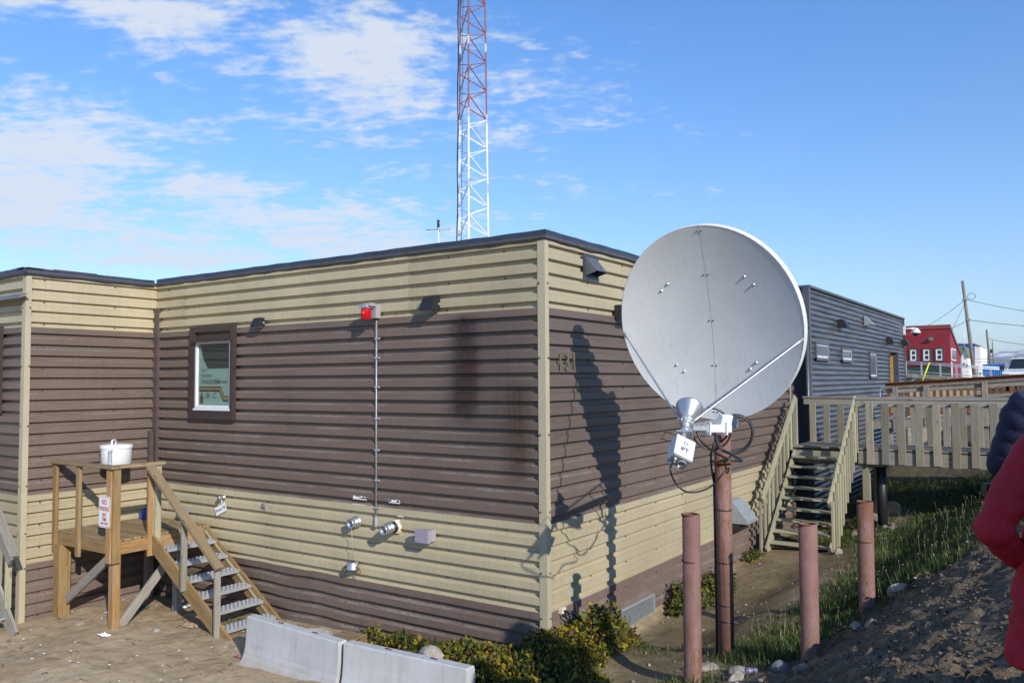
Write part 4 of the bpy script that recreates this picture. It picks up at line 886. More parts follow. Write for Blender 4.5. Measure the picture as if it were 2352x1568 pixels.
# boom, struts and skew motor box
rim_b = dp(.06,-1.0,-.03)
mb = MB(); mb.bar(rim_b-w_*.03, FH-ax*.20, .07, .06, (0,0,1), .006); mb.build('boom', GALVD, dish)
A0 = FH-ax*.19; AX = (rim_b-w_*.03-A0).normalized(); AX2 = (AX+ur*.55-Vector((0,0,.02))).normalized()
mb = MB(); mb.bar(A0+AX2*.08, A0+AX2*.26, .055, .05, (0,0,1), .006); mb.build('actuator_rail', GALV, dish)
mb = MB(); mb.bar(A0+AX2*.26, A0+AX2*.60, .085, .08, (0,0,1), .008)
for s_ in (.265,.50): mb.bar(A0+AX2*s_, A0+AX2*(s_+.015), .14, .13, (0,0,1), .003)
mb.build('actuator_body', WHITE, dish)
mb = MB(); q = A0+AX2*.56+Vector((0,-.03,.085)); mb.bar(q-AX2*.075, q+AX2*.075, .06, .12, (0,-.6,1), .008); mb.build('control_box', WHITE, dish)
mb = MB(); q2 = q+Vector((0,-.033,.03)); mb.bar(q2-AX2*.03, q2+AX2*.03, .006, .06, (0,-.6,1)); mb.build('data_plate', GREYBOX, dish)
for tgt, a in ((dc-ur*AU*.985-wr*.10,-1),(dc+ur*AU*.985-wr*.15,1)):
    end = tgt+n_*.02; f0 = FH-ax*.10+sd_*(-.06 if a < 0 else .06); mb = MB(); mb.tube([end, end.lerp(f0,.04), end.lerp(f0,.07), end.lerp(f0,.97), f0], [.019,.019,.0115,.0115,.015], 10); mb.build('strut', GALV, dish)
    mb = MB(); mb.lathe(end-n_*.01, n_, [(0,.018),(.03,.018),(.035,.01),(.035,0)], 8); mb.build('strut_bolt', GALVD, dish)
# cables
def spl(p, n=8):
    p = [Vector(q) for q in p]; p = [p[0]*2-p[1]]+p+[p[-1]*2-p[-2]]; o = []
    for i in range(1, len(p)-2):
        for k in range(n):
            t_ = k/n; o.append(.5*((2*p[i])+(p[i+1]-p[i-1])*t_+(2*p[i-1]-5*p[i]+4*p[i+1]-p[i+2])*t_*t_+(3*p[i]-p[i-1]-3*p[i+1]+p[i+2])*t_**3))
    return o+[p[-2]]
def arc(c, r, a0, a1, n=24, ax1=(1,0,0), ax2=(0,0,1), tw=0.0):
    a = Vector(ax1); b = Vector(ax2); cr = a.cross(b)
    return [Vector(c)+a*r*math.cos(t_)+b*r*math.sin(t_)+cr*tw*k/n for k, t_ in enumerate(np.linspace(a0,a1,n))]
cax = (.80,.55,.05)
for k, (r_, dxx, dzz) in enumerate(((.215,0,0),(.205,.008,.006),(.211,.012,-.006))):
    mb = MB(); mb.tube(arc((PX_+.20+dxx,PY_-.17-.02*k,2.76+dzz), r_, rad(120), rad(470), 34, cax, (0,0.1,1), .03), .0125, 7); mb.build('cable_coil', CABLE, dish)
mb = MB(); mb.tube(arc((PX_-.02,PY_-.30,2.82), .235, rad(95), rad(-190), 26, (.8,.5,0), (0,-.1,1), .0), .011, 7); mb.build('cable', CABLE, dish)
mb = MB(); p0 = A0+AX2*.15-Vector((0,0,.03)); mb.tube(spl([p0,p0+Vector((.06,.02,-.12)),p0+Vector((.20,.2,-.26)),p0+Vector((.30,.45,-.31)),Vector((PX_+.02,PY_-.14,2.60)),Vector((PX_+.12,PY_-.15,2.75))]), .012, 7); mb.build('cable', CABLE, dish)
mb = MB(); cpos = b1-ax*.06-ty_*.06; mb.tube(spl([cpos,cpos-ax*.07+Vector((-.01,0,-.02)),cpos+Vector((.03,.02,-.20)),cpos+Vector((.14,.06,-.27)),cpos+Vector((.30,.18,-.22)),cpos+Vector((.42,.32,-.05)),p0+Vector((.22,.22,-.42)),p0+Vector((.20,.2,-.26))]), .009, 7); mb.build('cable', CABLE, dish)
mb = MB(); mb.tube([FH-ax*.30+sd_*-.03, FH-ax*.24-sd_*.12+Vector((-.05,-.05,0)), FH-ax*.33-sd_*.16+Vector((-.04,-.06,0)), b0-sd_*.08], .006, 7); mb.build('cable', CABLE, dish)
mb = MB(); mb.tube([(PX_-.03,PY_-.18,2.66),(PX_-.09,PY_-.14,2.52),(PX_-.115,PY_-.06,2.35),(PX_-.10,PY_-.04,2.2)], .012, 7); mb.build('cable', CABLE, dish)

# ---------------------------------------------------------------- guard posts of pink pipe round the dish
def guard_post(x, y, ztop, label, band=None):
    zg = H(x,y); t = thing('guard_post', label, 'pipe post', (x,y,zg), 'pink pipe guard posts round the dish')
    mb = MB(); mb.lathe((x,y,zg-.4), (.004,.003,1), [(0,.093),(ztop-zg+.4,.093),(ztop-zg+.4,.083),(ztop-zg+.1,.083),(ztop-zg+.1,0)], 28); mb.build('pipe', PIPE, t)
    mb = MB(); mb.lathe((x,y,ztop-.012), (0,0,1), [(0,.0935),(.014,.094),(.016,.088),(.014,.082),(-.0,.0825)], 28); mb.build('cut_edge', RUST, t)
    if band: mb = MB(); mb.lathe((x,y,band), (0,0,1), [(-.01,.0935),(-.008,.095),(.008,.095),(.01,.0935)], 28); mb.build('weld_ring', RUST, t)
guard_post(2.03,-.38,1.96,'nearest pink pipe post, left of the dish pole',1.47)
guard_post(3.10,.12,1.885,'short pink pipe post right of the dish pole, on the edge of the bare bank')
guard_post(3.28,2.0,1.895,'farthest pink pipe post, beside the grassy slope below the boardwalk',1.42)

# ---------------------------------------------------------------- timber stairs and boardwalk at the far end
stair = thing('timber_stairs', 'pale pine stairs with picket rails climbing beside the side wall to the boardwalk', 'stairs', (.9,7.6,0))
BW = 1.925
nT = 9
for i in range(nT):
    y = 7.84+.212*i; z = BW-.195*(nT-i)+.0
    bar('tread', (.34,y,z-.02), (1.47,y,z-.02), .235, .038, WOOD_P, stair, (0,0,1))
bar('riser_board', (.30,9.74,BW-.20), (1.50,9.74,BW-.20), .04, .22, WOOD_G, stair)
for x in (.32,1.50): bar('stringer', (x,7.62,-.02), (x,9.74,BW-.16), .04, .24, WOOD_P, stair, (0,0,1))
def srz(y): return 1.08+(y-7.62)*.80
for x, sgn in ((.25,-1),(1.565,1)):
    bar('handrail', (x-sgn*.028,7.52,srz(7.52)), (x-sgn*.028,9.98,srz(9.98)), .045, .14, WOOD_P, stair, (0,0,1))
    k = 12 if sgn > 0 else 9
    for i in range(k):
        y = 7.58+2.2*i/(k-1); zb_ = -.06+max(0,(y-7.62))*.92-.10
        bar('baluster', (x+sgn*.026,y,max(zb_,H(x,y)-.03)), (x+sgn*.026,y,srz(y)+.02), .045, .09, WOOD_P if random.random() < .7 else WOOD_G, stair, (0,1,0))
    bar('newel_post', (x-sgn*.02,9.98,BW-.2), (x-sgn*.02,9.98,2.97), .09, .09, WOOD_G, stair, (0,1,0))
bw = thing('boardwalk', 'weathered grey pine boardwalk with wide spaced pickets crossing above the grassy slope', 'boardwalk', (3,10.5,1.5))
by0, by1 = 9.86, 11.25; bx0, bx1 = .22, 6.6
nbd = 46
for i in range(nbd):
    x = bx0+.07+(bx1-bx0-.14)*i/(nbd-1); bar('deck_board', (x,by0-.02,BW-.02), (x,by1+.02,BW-.02), .132, .038, WOOD_G, bw)
bar('fascia_board', (1.6,by0+.0,BW-.20), (bx1,by0+.0,BW-.20), .04, .27, WOOD_G, bw); bar('fascia_board', (bx0,by1,BW-.20), (bx1,by1,BW-.20), .04, .27, WOOD_G, bw)
for y in (10.3,10.8): bar('joist', (bx0,y,BW-.15), (bx1,y,BW-.15), .04, .2, WOOD_GR, bw)
bar('rail_board', (1.57,by0+.02,2.86), (bx1,by0+.02,2.86), .04, .145, WOOD_GR, bw); bar('cap_rail', (1.55,by0+.06,2.95), (bx1,by0+.06,2.95), .15, .04, WOOD_GR, bw)
xs_ = [1.84,2.14,2.45,2.78,3.10,3.44,3.775,4.10,4.42,4.75,5.07,5.4,5.72,6.05,6.37]
for x in xs_:
    bar('picket', (x,by0-.04,1.60+random.uniform(-.01,.015)), (x,by0-.04,2.865+random.uniform(-.012,.012)), .145, .042, WOOD_G, bw, (0,1,0))
bar('rail_board', (.12,by1+.02,2.86), (bx1,by1+.02,2.86), .04, .15, WOOD_GR, bw); bar('cap_rail', (.10,by1+.04,2.955), (bx1,by1+.04,2.955), .13, .04, WOOD_GR, bw)
x = .33
while x < 6.5:
    bar('picket', (x,by1-.03,1.80), (x,by1-.03,2.80), .14, .042, WOOD_G if random.random() < .6 else WOOD_GR, bw, (0,1,0)); x += .31
for x, y in ((1.72,10.0),(1.72,11.1),(4.4,11.1),(6.3,10.0),(6.3,11.1)): bar('support_post', (x,y,H(x,y)-.3), (x,y,BW-.10), .14, .14, WOOD_GR if y > 10.5 else WOOD_P, bw, (1,0,0))
bar('beam', (.3,10.02,BW-.32), (2.1,10.02,BW-.32), .09, .14, WOOD_GR, bw)
mb = MB(); mb.tube([(1.95,10.35,H(1.95,10.35)-.2),(1.95,10.35,BW-.2)], .10, 14); mb.build('steel_pile', BLACK, bw)
rampT = thing('access_ramp', 'timber ramp with brown stained pickets and grey posts leading to the yellow doorway', 'ramp', (2.5,19,1.5))
def rz_(x, y0=18): return 3.10+(x-.64)*.0655
for i in range(46):
    x = .35+i*.145; bar('deck_board', (x,17.95,rz_(x)-.99), (x,19.85,rz_(x)-.99), .135, .04, WOOD_GR, rampT)
bar('edge_beam', (.35,17.93,rz_(.35)-1.11), (6.9,17.93,rz_(6.9)-1.11), .05, .19, WOOD_GR, rampT)
bar('top_rail', (.70,17.98,rz_(.7)), (6.9,17.98,rz_(6.9)), .10, .05, WOOD_GR, rampT); bar('rail_board', (.70,18.0,rz_(.7)-.10), (6.9,18.0,rz_(6.9)-.10), .04, .13, WOOD_GR, rampT)
bar('mid_rail', (.75,18.0,rz_(.7)-.40), (6.9,18.0,rz_(6.9)-.40), .04, .09, WOOD_GR, rampT)
for x in (1.0,1.83,3.32,4.8,6.3): bar('post', (x,17.92,rz_(x)-1.25), (x,17.92,rz_(x)+.01), .135, .10, WOOD_GR, rampT, (0,1,0))
bar('far_rail', (.40,19.8,3.17), (6.9,19.8,3.585), .05, .10, WOOD_R, rampT); bar('far_cap', (.40,19.78,3.235), (6.9,19.78,3.65), .16, .035, WOOD_R, rampT)
x = .5
while x < 6.8:
    bar('picket', (x,19.84,3.14+(x-.4)*.064-.98), (x,19.84,3.14+(x-.4)*.064), .09, .04, WOOD_R, rampT, (0,1,0)); x += .186
mb = MB(); mb.tube([(.95,17.99,3.13),(.60,17.99,3.11),(.57,17.99,3.05),(.57,17.99,2.72),(.62,17.99,2.68),(.9,17.99,2.70)], .02, 8); mb.build('grab_rail', GALV, rampT)
for x, y in ((.8,18.1),(3.3,18.1),(5.8,18.1),(.8,19.7),(3.3,19.7),(5.8,19.7)): bar('support_post', (x,y,H(x,y)-.3), (x,y,rz_(x)-1.03), .14, .14, WOOD_GR, rampT, (1,0,0))

# ---------------------------------------------------------------- grey corrugated annex
gb = thing('corrugated_annex', 'grey corrugated metal annex with three small windows behind the boardwalk', 'building', (-3,18,0))
def metal_siding():
    m_, nt, bs = base_mat('grey_corrugated_metal'); pos = coords(nt)
    st = noise(nt, coords(nt, False, (1, .8, 14)), 1.0, 4, 0.6)
    c = mixc(nt, ramp(nt, st, [(0.3, 0.0), (0.7, 1.0)]), (0.085, 0.09, 0.105), (0.20, 0.205, 0.22))
    L(nt, c, bs.inputs['Base Color']); bs.inputs['Metallic'].default_value = .55; bs.inputs['Roughness'].default_value = .33
    bump(nt, bs, noise(nt, coords(nt, False, (2,1.3,9)), 1.0, 3), .2, .02); return m_
GMET = metal_siding()
sine = tuple((.1325*k/8, .5-.5*math.cos(2*math.pi*k/8)) for k in range(8))
GX = .2
def gpanel(y0, y1, z0, z1, lift=0): return siding('siding_panel', (GX,0,0), (0,1,0), (1,0,0), y0, y1, z0, z1, GMET, gb, lift=lift, smooth=True, prof=rib_profile(z0, z1, .1325, 0.0, sine, .035), nseg=1)
gend = 24.7
rows = [(-.3,2.15),(2.15,3.45),(3.45,4.24),(4.24,5.58)]
wins = [(12.05,13.2,3.9,4.23),(14.75,15.85,3.9,4.17),(18.4,19.3,3.45,4.16)]
seg = [11.5,15.0,18.3,21.6]
for i, (a, b) in enumerate(zip(seg, seg[1:])):
    for r_, (z0, z1) in enumerate(rows): gpanel(a, b+.02, z0, z1+.02, .002*((i+r_) % 2))
gpanel(21.62,23.32,4.36,5.58); gpanel(21.62,23.32,-.3,2.15); gpanel(23.3,gend,-.3,2.15)
for z0, z1 in rows[1:]: gpanel(23.3,gend,z0,z1+.02)
GTR = simple('grey_trim', (0.085,0.09,0.105), .4, metal=.2)
mb = MB(); mb.box(-9,GX-.02,11.52,21.6,-.3,5.56); mb.box(-9,GX-.02,23.3,gend-.02,-.3,5.56); mb.box(-9,-.32,21.6,23.3,-.3,5.56); mb.box(-.32,GX-.02,21.6,23.3,-.3,2.1); mb.box(-.32,GX-.02,21.6,23.3,4.37,5.56); mb.build('wall_core', GTR, gb)
mb = MB(); mb.box(-9,GX+.07,11.45,gend+.05,5.575,5.63); mb.build('roof', GTR, gb)
mb = MB(); mb.box(GX-.10,GX+.055,11.42,11.56,-.3,5.57); mb.build('corner_trim', GTR, gb); mb = MB(); mb.box(GX-.06,GX+.05,gend-.02,gend+.05,-.3,5.57); mb.build('corner_trim', GTR, gb)
mb = MB(); mb.tube([(GX+.0,11.36,.0),(GX+.0,11.36,4.6)], .045, 10); mb.box(GX-.07,GX+.09,11.28,11.40,4.6,4.72); mb.build('downpipe', GTR, gb)
for (y0, y1, z0, z1) in wins:
    mb = MB(); f_ = .07
    for bxx in ((y0-f_,y0,z0-f_,z1+f_),(y1,y1+f_,z0-f_,z1+f_),(y0,y1,z1,z1+f_)): mb.box(GX,GX+.06,bxx[0],bxx[1],bxx[2],bxx[3])
    mb.box(GX,GX+.075,y0-f_,y1+f_,z0-f_,z0); fr = mb.build('window', GTR, gb)
    mb = MB(); a = .03
    for bxx in ((y0,y0+a,z0,z1),(y1-a,y1,z0,z1),(y0+a,y1-a,z0,z0+.06),(y0+a,y1-a,z1-a,z1)): mb.box(GX+.036,GX+.048,bxx[0],bxx[1],bxx[2],bxx[3])
    mb.build('frame', simple('grey_vinyl',(0.5,0.5,0.52),.4), fr); mb = MB(); mb.box(GX+.037,GX+.042,y0+a,y1-a,z0+a,z1-a); mb.build('pane', DKGLASS, fr)
mb = MB(); mb.box(-.30,.075,23.18,23.215,2.15,4.30); mb.build('door', simple('ochre_door',(0.50,0.28,0.045),.55,var=.3,scale=20), gb)
mb = MB(); mb.box(-.31,GX+.05,23.22,23.30,2.12,4.36); mb.box(-.31,GX+.05,21.6,21.66,2.12,4.36); mb.box(-.31,GX+.05,21.66,23.22,4.30,4.36); mb.build('door_jamb', GTR, gb)
hood_lamp('annex_lamp', GX+.035, 14.5, 4.86, 'nearest dark wall lamp on the grey annex with a reddish top edge', 'wall lamps of the grey annex', .28, .24, .22, 'B')
hood_lamp('annex_lamp', GX+.035, 21.3, 4.66, 'dark wall lamp on the grey annex above the yellow doorway', 'wall lamps of the grey annex', .28, .24, .22, 'B')
hood_lamp('annex_lamp', GX+.035, 24.3, 4.70, 'dark wall lamp at the far end of the grey annex under the camera dome', 'wall lamps of the grey annex', .28, .24, .22, 'B')
t = thing('annex_vent', 'small metal vent hood high on the grey annex wall', 'vent hood', (GX+.035,17.8,5.12))
mb = MB(); mb.box(GX+.035,GX+.05,17.6,18.0,4.95,5.3); mb.build('flange', GTR, t)
mb = MB(); mb.prism([(GX+.05,17.65,5.27),(GX+.28,17.65,5.04),(GX+.28,17.65,5.0),(GX+.05,17.65,4.98)], (0,.3,0)); mb.build('hood', GALVD, t)
t = thing('security_camera', 'white dome security camera on an arm at the far corner of the annex', 'security camera', (GX+.05,24.6,5.1))
mb = MB(); mb.box(GX+.03,GX+.09,24.5,24.7,5.0,5.32); mb.build('wall_plate', WHITE, t)
mb = MB(); mb.tube([(GX+.08,24.6,5.22),(GX+.42,24.6,5.22)], .035, 8); mb.build('arm', WHITE, t)
mb = MB(); mb.lathe((GX+.44,24.6,5.24), (0,0,-1), [(0,.0),(0,.06),(.05,.11),(.16,.17),(.19,.17),(.2,.13)], 16); mb.build('housing', WHITE, t)
mb = MB(); mb.lathe((GX+.44,24.6,5.04), (0,0,-1), [(0,.11),(.05,.10),(.10,.06),(.115,0)], 14); mb.build('dome', DKGLASS, t)

# ---------------------------------------------------------------- lattice mast behind the roof
TX, TY = -18.92, 23.4
mast = thing('lattice_mast', 'tall red and white lattice radio mast rising behind the roof', 'radio mast', (TX,TY,0))
MRED = simple('mast_red', (0.22,0.060,0.045), .55, var=.15, scale=2); MWHT = simple('mast_white', (0.72,0.72,0.72), .5, var=.08, scale=2)
rr0 = Vector((.824,.566,0)); ff0 = Vector((-.566,.824,0))
def leg_pt(k, z):
    R_ = .86*(1-.0122*(z-10.4)); d = rad(-8+120*k); return Vector((TX,TY,z))+rr0*(R_*math.sin(d))-ff0*(R_*math.cos(d))
ZC = 16.62
for k in range(3):
    mb = MB(); mb.bar(leg_pt(k,-1), leg_pt(k,ZC), .08, .08, ff0, .01); mb.build('leg', MWHT, mast)
    mb = MB(); mb.bar(leg_pt(k,ZC), leg_pt(k,31), .076, .076, ff0, .01); mb.build('leg', MRED, mast)
for (a, b) in ((0,1),(2,0),(2,1)):
    z = 1.2; zig = 0
    while z < 30:
        per = 1.47
        s0, s1 = (0, 1)
        fr, to = (a, b) if a == 0 or a == 2 and b == 1 else (b, a)
        if (a, b) == (2, 0): fr, to = 0, 2
        for zt, zb2, th, nm in ((z+per, z+per-.90, .065, 'diagonal_brace'), (z, z+per-.95, .045, 'cross_brace')):
            p, q = leg_pt(fr, zt), leg_pt(to, zb2); mt = MRED if (zt+zb2)/2 > ZC else MWHT
            mb = MB(); mb.bar(p, q, th*.42, th*.8, (0,0,1)); mb.build(nm, mt, mast)
        z += per
mb = MB()
for k in (0,1):
    z = 8.0; i = 0
    while z < 30: p = leg_pt(0, z); d = (rr0 if i % 2 else -rr0); mb.tube([p, p+d*.24+Vector((0,0,.02)), p+d*.25+Vector((0,0,.05))], .013, 5); z += .40; i += 1
    break
tag(mb.build('step_bolts', GALVD, mast), kind='stuff')
for k in range(3):
    for z in (13.0,16.5,20.1,23.7):
        mb = MB(); p = leg_pt(k,z); mb.bar(p-Vector((0,0,.22)), p+Vector((0,0,.22)), .115, .115, ff0, .01); mb.build('splice_plate', GALVD, mast)
for dx, w in ((-.06,.012),(-.085,.016),(.06,.01)):
    mb = MB(); mb.tube([leg_pt(2,z)-rr0*(.05 if dx < 0 else -.09)+rr0*dx*.6+rr0*.02*math.sin(z*1.7+dx*9) for z in np.arange(.5,30.5,.75)], w*1.5, 6); mb.build('cable', CABLE, mast)
ant = thing('roof_antenna', 'small cross shaped antenna on a thin pole left of the mast', 'antenna', (-9.8,9.77,5.2))
mb = MB(); mb.tube([(-9.8,9.77,5.2),(-9.8,9.77,7.95)], .022, 8); mb.build('pole', WHITE, ant)
mb = MB(); mb.tube([(-9.8,9.77,7.88),(-9.8,9.77,8.10)], .038, 8); mb.build('tip', BLACK, ant)
for d, s_ in (((.82,.57,.04),.36),((.57,-.82,-.02),.42)):
    mb = MB(); d = Vector(d).normalized(); c = Vector((-9.8,9.77,7.82)); mb.tube([c-d*s_,c+d*s_], .014, 6); mb.build('element', GALVD, ant)

# ---------------------------------------------------------------- the settlement beyond
def clad(name, col, sc, rough=.5, axis_='z'):
    m_, nt, bs = base_mat(name); pos = coords(nt)
    c = mixc(nt, 1.0, col, ramp(nt, noise(nt, pos, .6, 4), [(0.3, .88), (0.7, 1.1)]), 'MULTIPLY')
    L(nt, c, bs.inputs['Base Color']); bs.inputs['Roughness'].default_value = rough; return m_
RED = clad('red_cladding', (0.27,0.018,0.03), 1); REDP = clad('maroon_fascia', (0.20,0.04,0.04), 1); GRN = clad('dark_green_cladding', (0.03,0.055,0.045), 1)
def ribbed(poly_fn, z0, z1, step, mat, name, parent, d):
    """horizontal ribs on a far wall: poly_fn(z) -> (p, q) wall line at height z, d = outward offset vector"""
    mb = MB(); z = z0; P = []
    while z < z1+1e-6:
        for dz, k in ((0,0),(.02,1),(step*.55,1),(step*.62,0)):
            if z+dz > z1: break
            p, q = poly_fn(z+dz); P.append([Vector(p)+Vector(d)*k, Vector(q)+Vector(d)*k])
        z += step
    mb.grid(P, False); return mb.build(name, mat, parent, fix=False)
rh = thing('red_house', 'dark red corrugated house on stilts with three white framed windows', 'house', (-11,106,2.5))
hx0, hx1, hy0, hy1 = -19.0, -6.82, 101.5, 112.0
def rtop(y): return 9.45-(y-hy0)*.30
ribbed(lambda z: ((hx0,hy0,z),(hx1,hy0,z)), 4.95, 9.35, .22, RED, 'wall', rh, (0,-.05,0))
ribbed(lambda z: ((hx1,hy0,z),(hx1,min(hy1,hy0+(9.45-z)/.30),z)), 2.6, 9.3, .22, RED, 'wall', rh, (.05,0,0))
ribbed(lambda z: ((hx0,hy0+.05,z),(hx1,hy0+.05,z)), 2.4, 4.94, .22, GRN, 'skirt_wall', rh, (0,-.05,0))
mb = MB(); mb.prism([(hx1-.1,hy0+.1,2.4),(hx1-.1,hy1,2.4),(hx1-.1,hy1,rtop(hy1)-.1),(hx1-.1,hy0+.1,9.4)], (hx0-hx1+.2,0,0)); mb.build('wall_core', CORE, rh)
mb = MB(); mb.prism([(hx1+.15,hy0-.15,9.36),(hx1+.15,hy1+.2,rtop(hy1)-.05),(hx1+.15,hy1+.2,rtop(hy1)+.1),(hx1+.15,hy0+.05,9.82),(hx1+.15,hy0-.15,9.82)], (hx0-hx1-.3,0,0)); mb.build('roof', REDP, rh)
for x0, x1 in ((-11.10,-10.42),(-9.66,-8.98),(-8.30,-7.60)):
    mb = MB(); z0, z1 = 5.56, 6.90; g = .16
    for b in ((x0-g,x0,z0-g,z1+g),(x1,x1+g,z0-g,z1+g),(x0,x1,z0-g,z0),(x0,x1,z1,z1+g)): mb.box(b[0],b[1],hy0-.14,hy0+.02,b[2],b[3])
    f_ = mb.build('window', GRN, rh); mb = MB(); a = .15
    for b in ((x0,x0+a,z0,z1),(x1-a,x1,z0,z1),(x0+a,x1-a,z0,z0+a),(x0+a,x1-a,z1-a,z1),(x0+a,x1-a,(z0+z1)/2-.07,(z0+z1)/2+.07)): mb.box(b[0],b[1],hy0-.10,hy0+.02,b[2],b[3])
    mb.build('frame', PVC, f_); mb = MB(); mb.box(x0+a,x1-a,hy0-.07,hy0-.055,z0+a,z1-a); mb.build('pane', DKGLASS, f_)
mb = MB(); mb.box(hx1+.02,hx1+.12,102.2,106.5,5.55,7.0); sw = mb.build('window', PVC, rh)
for i in range(4): mb = MB(); mb.box(hx1+.125,hx1+.14,102.4+i*1.02,103.2+i*1.02,5.7,6.85); mb.build('pane', DKGLASS, sw)
mb = MB(); mb.box(hx1+.02,hx1+.1,101.9,102.7,3.2,5.35); mb.build('door', PVC, rh)
t = thing('red_house_lamp', 'green hooded lamp on the front of the red house', 'wall lamp', (-8.78,hy0-.06,8.1))
mb = MB(); mb.prism([(-9.0,hy0-.06,8.34),(-8.56,hy0-.06,8.34),(-8.52,hy0-.55,8.14),(-9.04,hy0-.55,8.14)], (0,0,-.05)); mb.build('hood', clad('lamp_green',(0.10,0.28,0.18),1), t)
mb = MB(); mb.box(-8.95,-8.6,hy0-.45,hy0-.06,7.95,8.14); mb.build('housing', GREYBOX, t)
wh = thing('white_house', 'small white gable end house with olive green roof beside the red house', 'house', (-10.3,155,3))
WHW = clad('white_cladding',(0.78,0.76,0.72),1); OLV = clad('olive_roof',(0.13,0.155,0.075),1); BLU = clad('blue_cladding',(0.012,0.085,0.44),1)
mb = MB(); mb.prism([(-10.49,150,2.5),(-9.36,150,2.5),(-9.57,150,6.95),(-10.03,150,8.36),(-10.49,150,7.25)], (0,6,0)); mb.build('wall', WHW, wh)
mb = MB(); mb.prism([(-13.5,149.6,7.05),(-10.60,149.6,7.05),(-10.00,149.9,8.95),(-13.0,149.9,8.95)], (0,.25,0)); mb.prism([(-10.03,149.7,8.50),(-9.50,149.7,6.85),(-9.42,149.7,6.9),(-9.96,149.7,8.75)], (0,6.5,0)); mb.build('roof', OLV, wh)
mb = MB(); mb.tube([(-10.03,150.2,8.3),(-10.03,150.2,11.9)], .05, 6); mb.build('flue_pole', WHW, wh)
mb = MB(); mb.box(-13.5,-10.50,150.1,156,2.5,7.04); mb.build('side_wing', WHW, wh)
for x0, z0 in ((-10.25,5.5),(-9.8,5.3)): mb = MB(); mb.box(x0,x0+.22,149.9,149.99,z0,z0+.5); mb.build('window', DKGLASS, wh)
bh = thing('blue_hall', 'tall bright blue corrugated hall with white end wall', 'building', (-13,190,3))
mb = MB(); mb.box(-17,-11.55,185,186,2.5,10.55); mb.build('wall_core', BLU, bh)
mb = MB(); P = [[], []]; x = -17.0
while x < -11.6:
    for dx, k in ((0,0),(.04,1),(.17,1),(.21,0)): P[0].append((x+dx,184.98-.08*k,2.5)); P[1].append((x+dx,184.98-.08*k,10.5))
    x += .30
mb.grid(P, False); mb.build('wall', BLU, bh, fix=False)
mb = MB(); mb.box(-11.55,-10.55,185.0,200,2.5,10.05); mb.build('end_wall', WHW, bh)
mb = MB(); mb.prism([(-17.2,184.7,11.05),(-11.6,184.7,10.75),(-10.35,184.7,10.2),(-10.35,184.7,10.0),(-11.6,184.7,10.5),(-17.2,184.7,10.7)], (0,16,0)); mb.build('roof', clad('pale_roof',(0.55,0.56,0.57),1), bh)
ct = thing('blue_container', 'bright blue ribbed shipping container behind the white pickup', 'container', (-3.4,120,2.6))
mb = MB(); P = [[], []]; x = -4.8; CB = clad('container_blue',(0.03,0.21,0.55),1)
while x < -2.3:
    for dx, k in ((0,0),(.045,1),(.12,1),(.165,0)): P[0].append((x+dx,118-.07*k,2.9)); P[1].append((x+dx,118-.07*k,5.25+(x+4.8)*.045))
    x += .24
mb.grid(P, False); mb.build('side_wall', CB, ct, fix=False)
mb = MB(); mb.box(-4.85,-2.1,118.05,120.4,2.6,5.2); mb.build('box', CB, ct); mb = MB(); mb.box(-4.9,-2.2,117.9,118.0,2.55,2.9); mb.box(-2.28,-2.08,117.9,118.1,2.55,5.5); mb.build('frame', GREYBOX, ct)
ft = thing('steel_footbridge', 'footbridge with galvanised pipe rails on a timber beam before the red house', 'footbridge', (-2,58,2.5))
def bz(x, z): return z-(x+4.95)*.092
bar('beam', (-6.4,58,bz(-6.4,3.62)), (2.2,58,bz(2.2,3.62)), .12, .24, WOOD_G, ft)
bar('deck', (-6.4,58.7,bz(-6.4,3.78)), (2.2,58.7,bz(2.2,3.78)), 1.4, .06, WOOD_GR, ft)
for z, nm in ((4.66,'top_rail'),(4.53,'hand_rail'),(3.96,'mid_rail')):
    for yy in (58.0,):
        mb = MB(); mb.tube([(-6.4,yy,bz(-6.4,z)),(2.2,yy,bz(2.2,z))], .045, 6); mb.build(nm, GALV, ft)
for x in (-6.2,-4.9,-3.86,-2.63,-1.6,-.29,.52,1.6): bar('rail_post', (x,57.99,bz(x,3.6)), (x,57.99,bz(x,4.70)), .11, .05, GALV, ft, (0,1,0))
for x0, x1 in ((-4.2,-5.1),(-2.1,-1.6),(-.9,-1.35)): bar('strut', (x0,58.05,bz(x0,3.5)), (x1,58.05,bz(x1,2.9)), .08, .08, GALVD, ft)
for x in (-4.3,-2.05,-1.0): bar('bracket', (x-.17,57.92,bz(x,3.62)), (x+.17,57.92,bz(x,3.62)), .02, .22, GALVD, ft)
POLEW = wood('pole_wood',(0.17,0.15,0.115),(0.24,0.215,0.17),(0.25,.24,.21),.5)
def pole_(x0, y0, z0, x1, y1, z1, r0_, r1_, label):
    t = thing('utility_pole', label, 'utility pole', (x0,y0,z0), 'leaning wooden utility poles'); mb = MB(); mb.tube([(x0,y0,z0),(x0+(x1-x0)*.5,y0+(y1-y0)*.5,(z0+z1)/2),(x1,y1,z1)], [r0_,(r0_+r1_)/2,r1_], 12); mb.build('shaft', POLEW, t); return t
p1 = pole_(-1.57,71.55,2.3,-2.25,70.6,11.7,.17,.115,'nearest leaning wooden utility pole with a loop of wire near its top')
for z, x, y in ((10.1,-2.12,70.76),(8.38,-1.99,70.93)): mb = MB(); mb.box(x-.2,x+.2,y-.2,y+.2,z-.06,z+.06); mb.build('insulator', GREYBOX, p1)
mb = MB(); mb.tube([(-1.55+.3*math.cos(a)-.1,70.9,10.35+.27*math.sin(a)) for a in np.linspace(-1,5.2,18)], .022, 5); mb.build('wire_loop', CABLE, p1)
pole_(-5.45,141.6,2.3,-5.96,140.95,11.07,.19,.14,'second leaning utility pole, thinner and farther right')
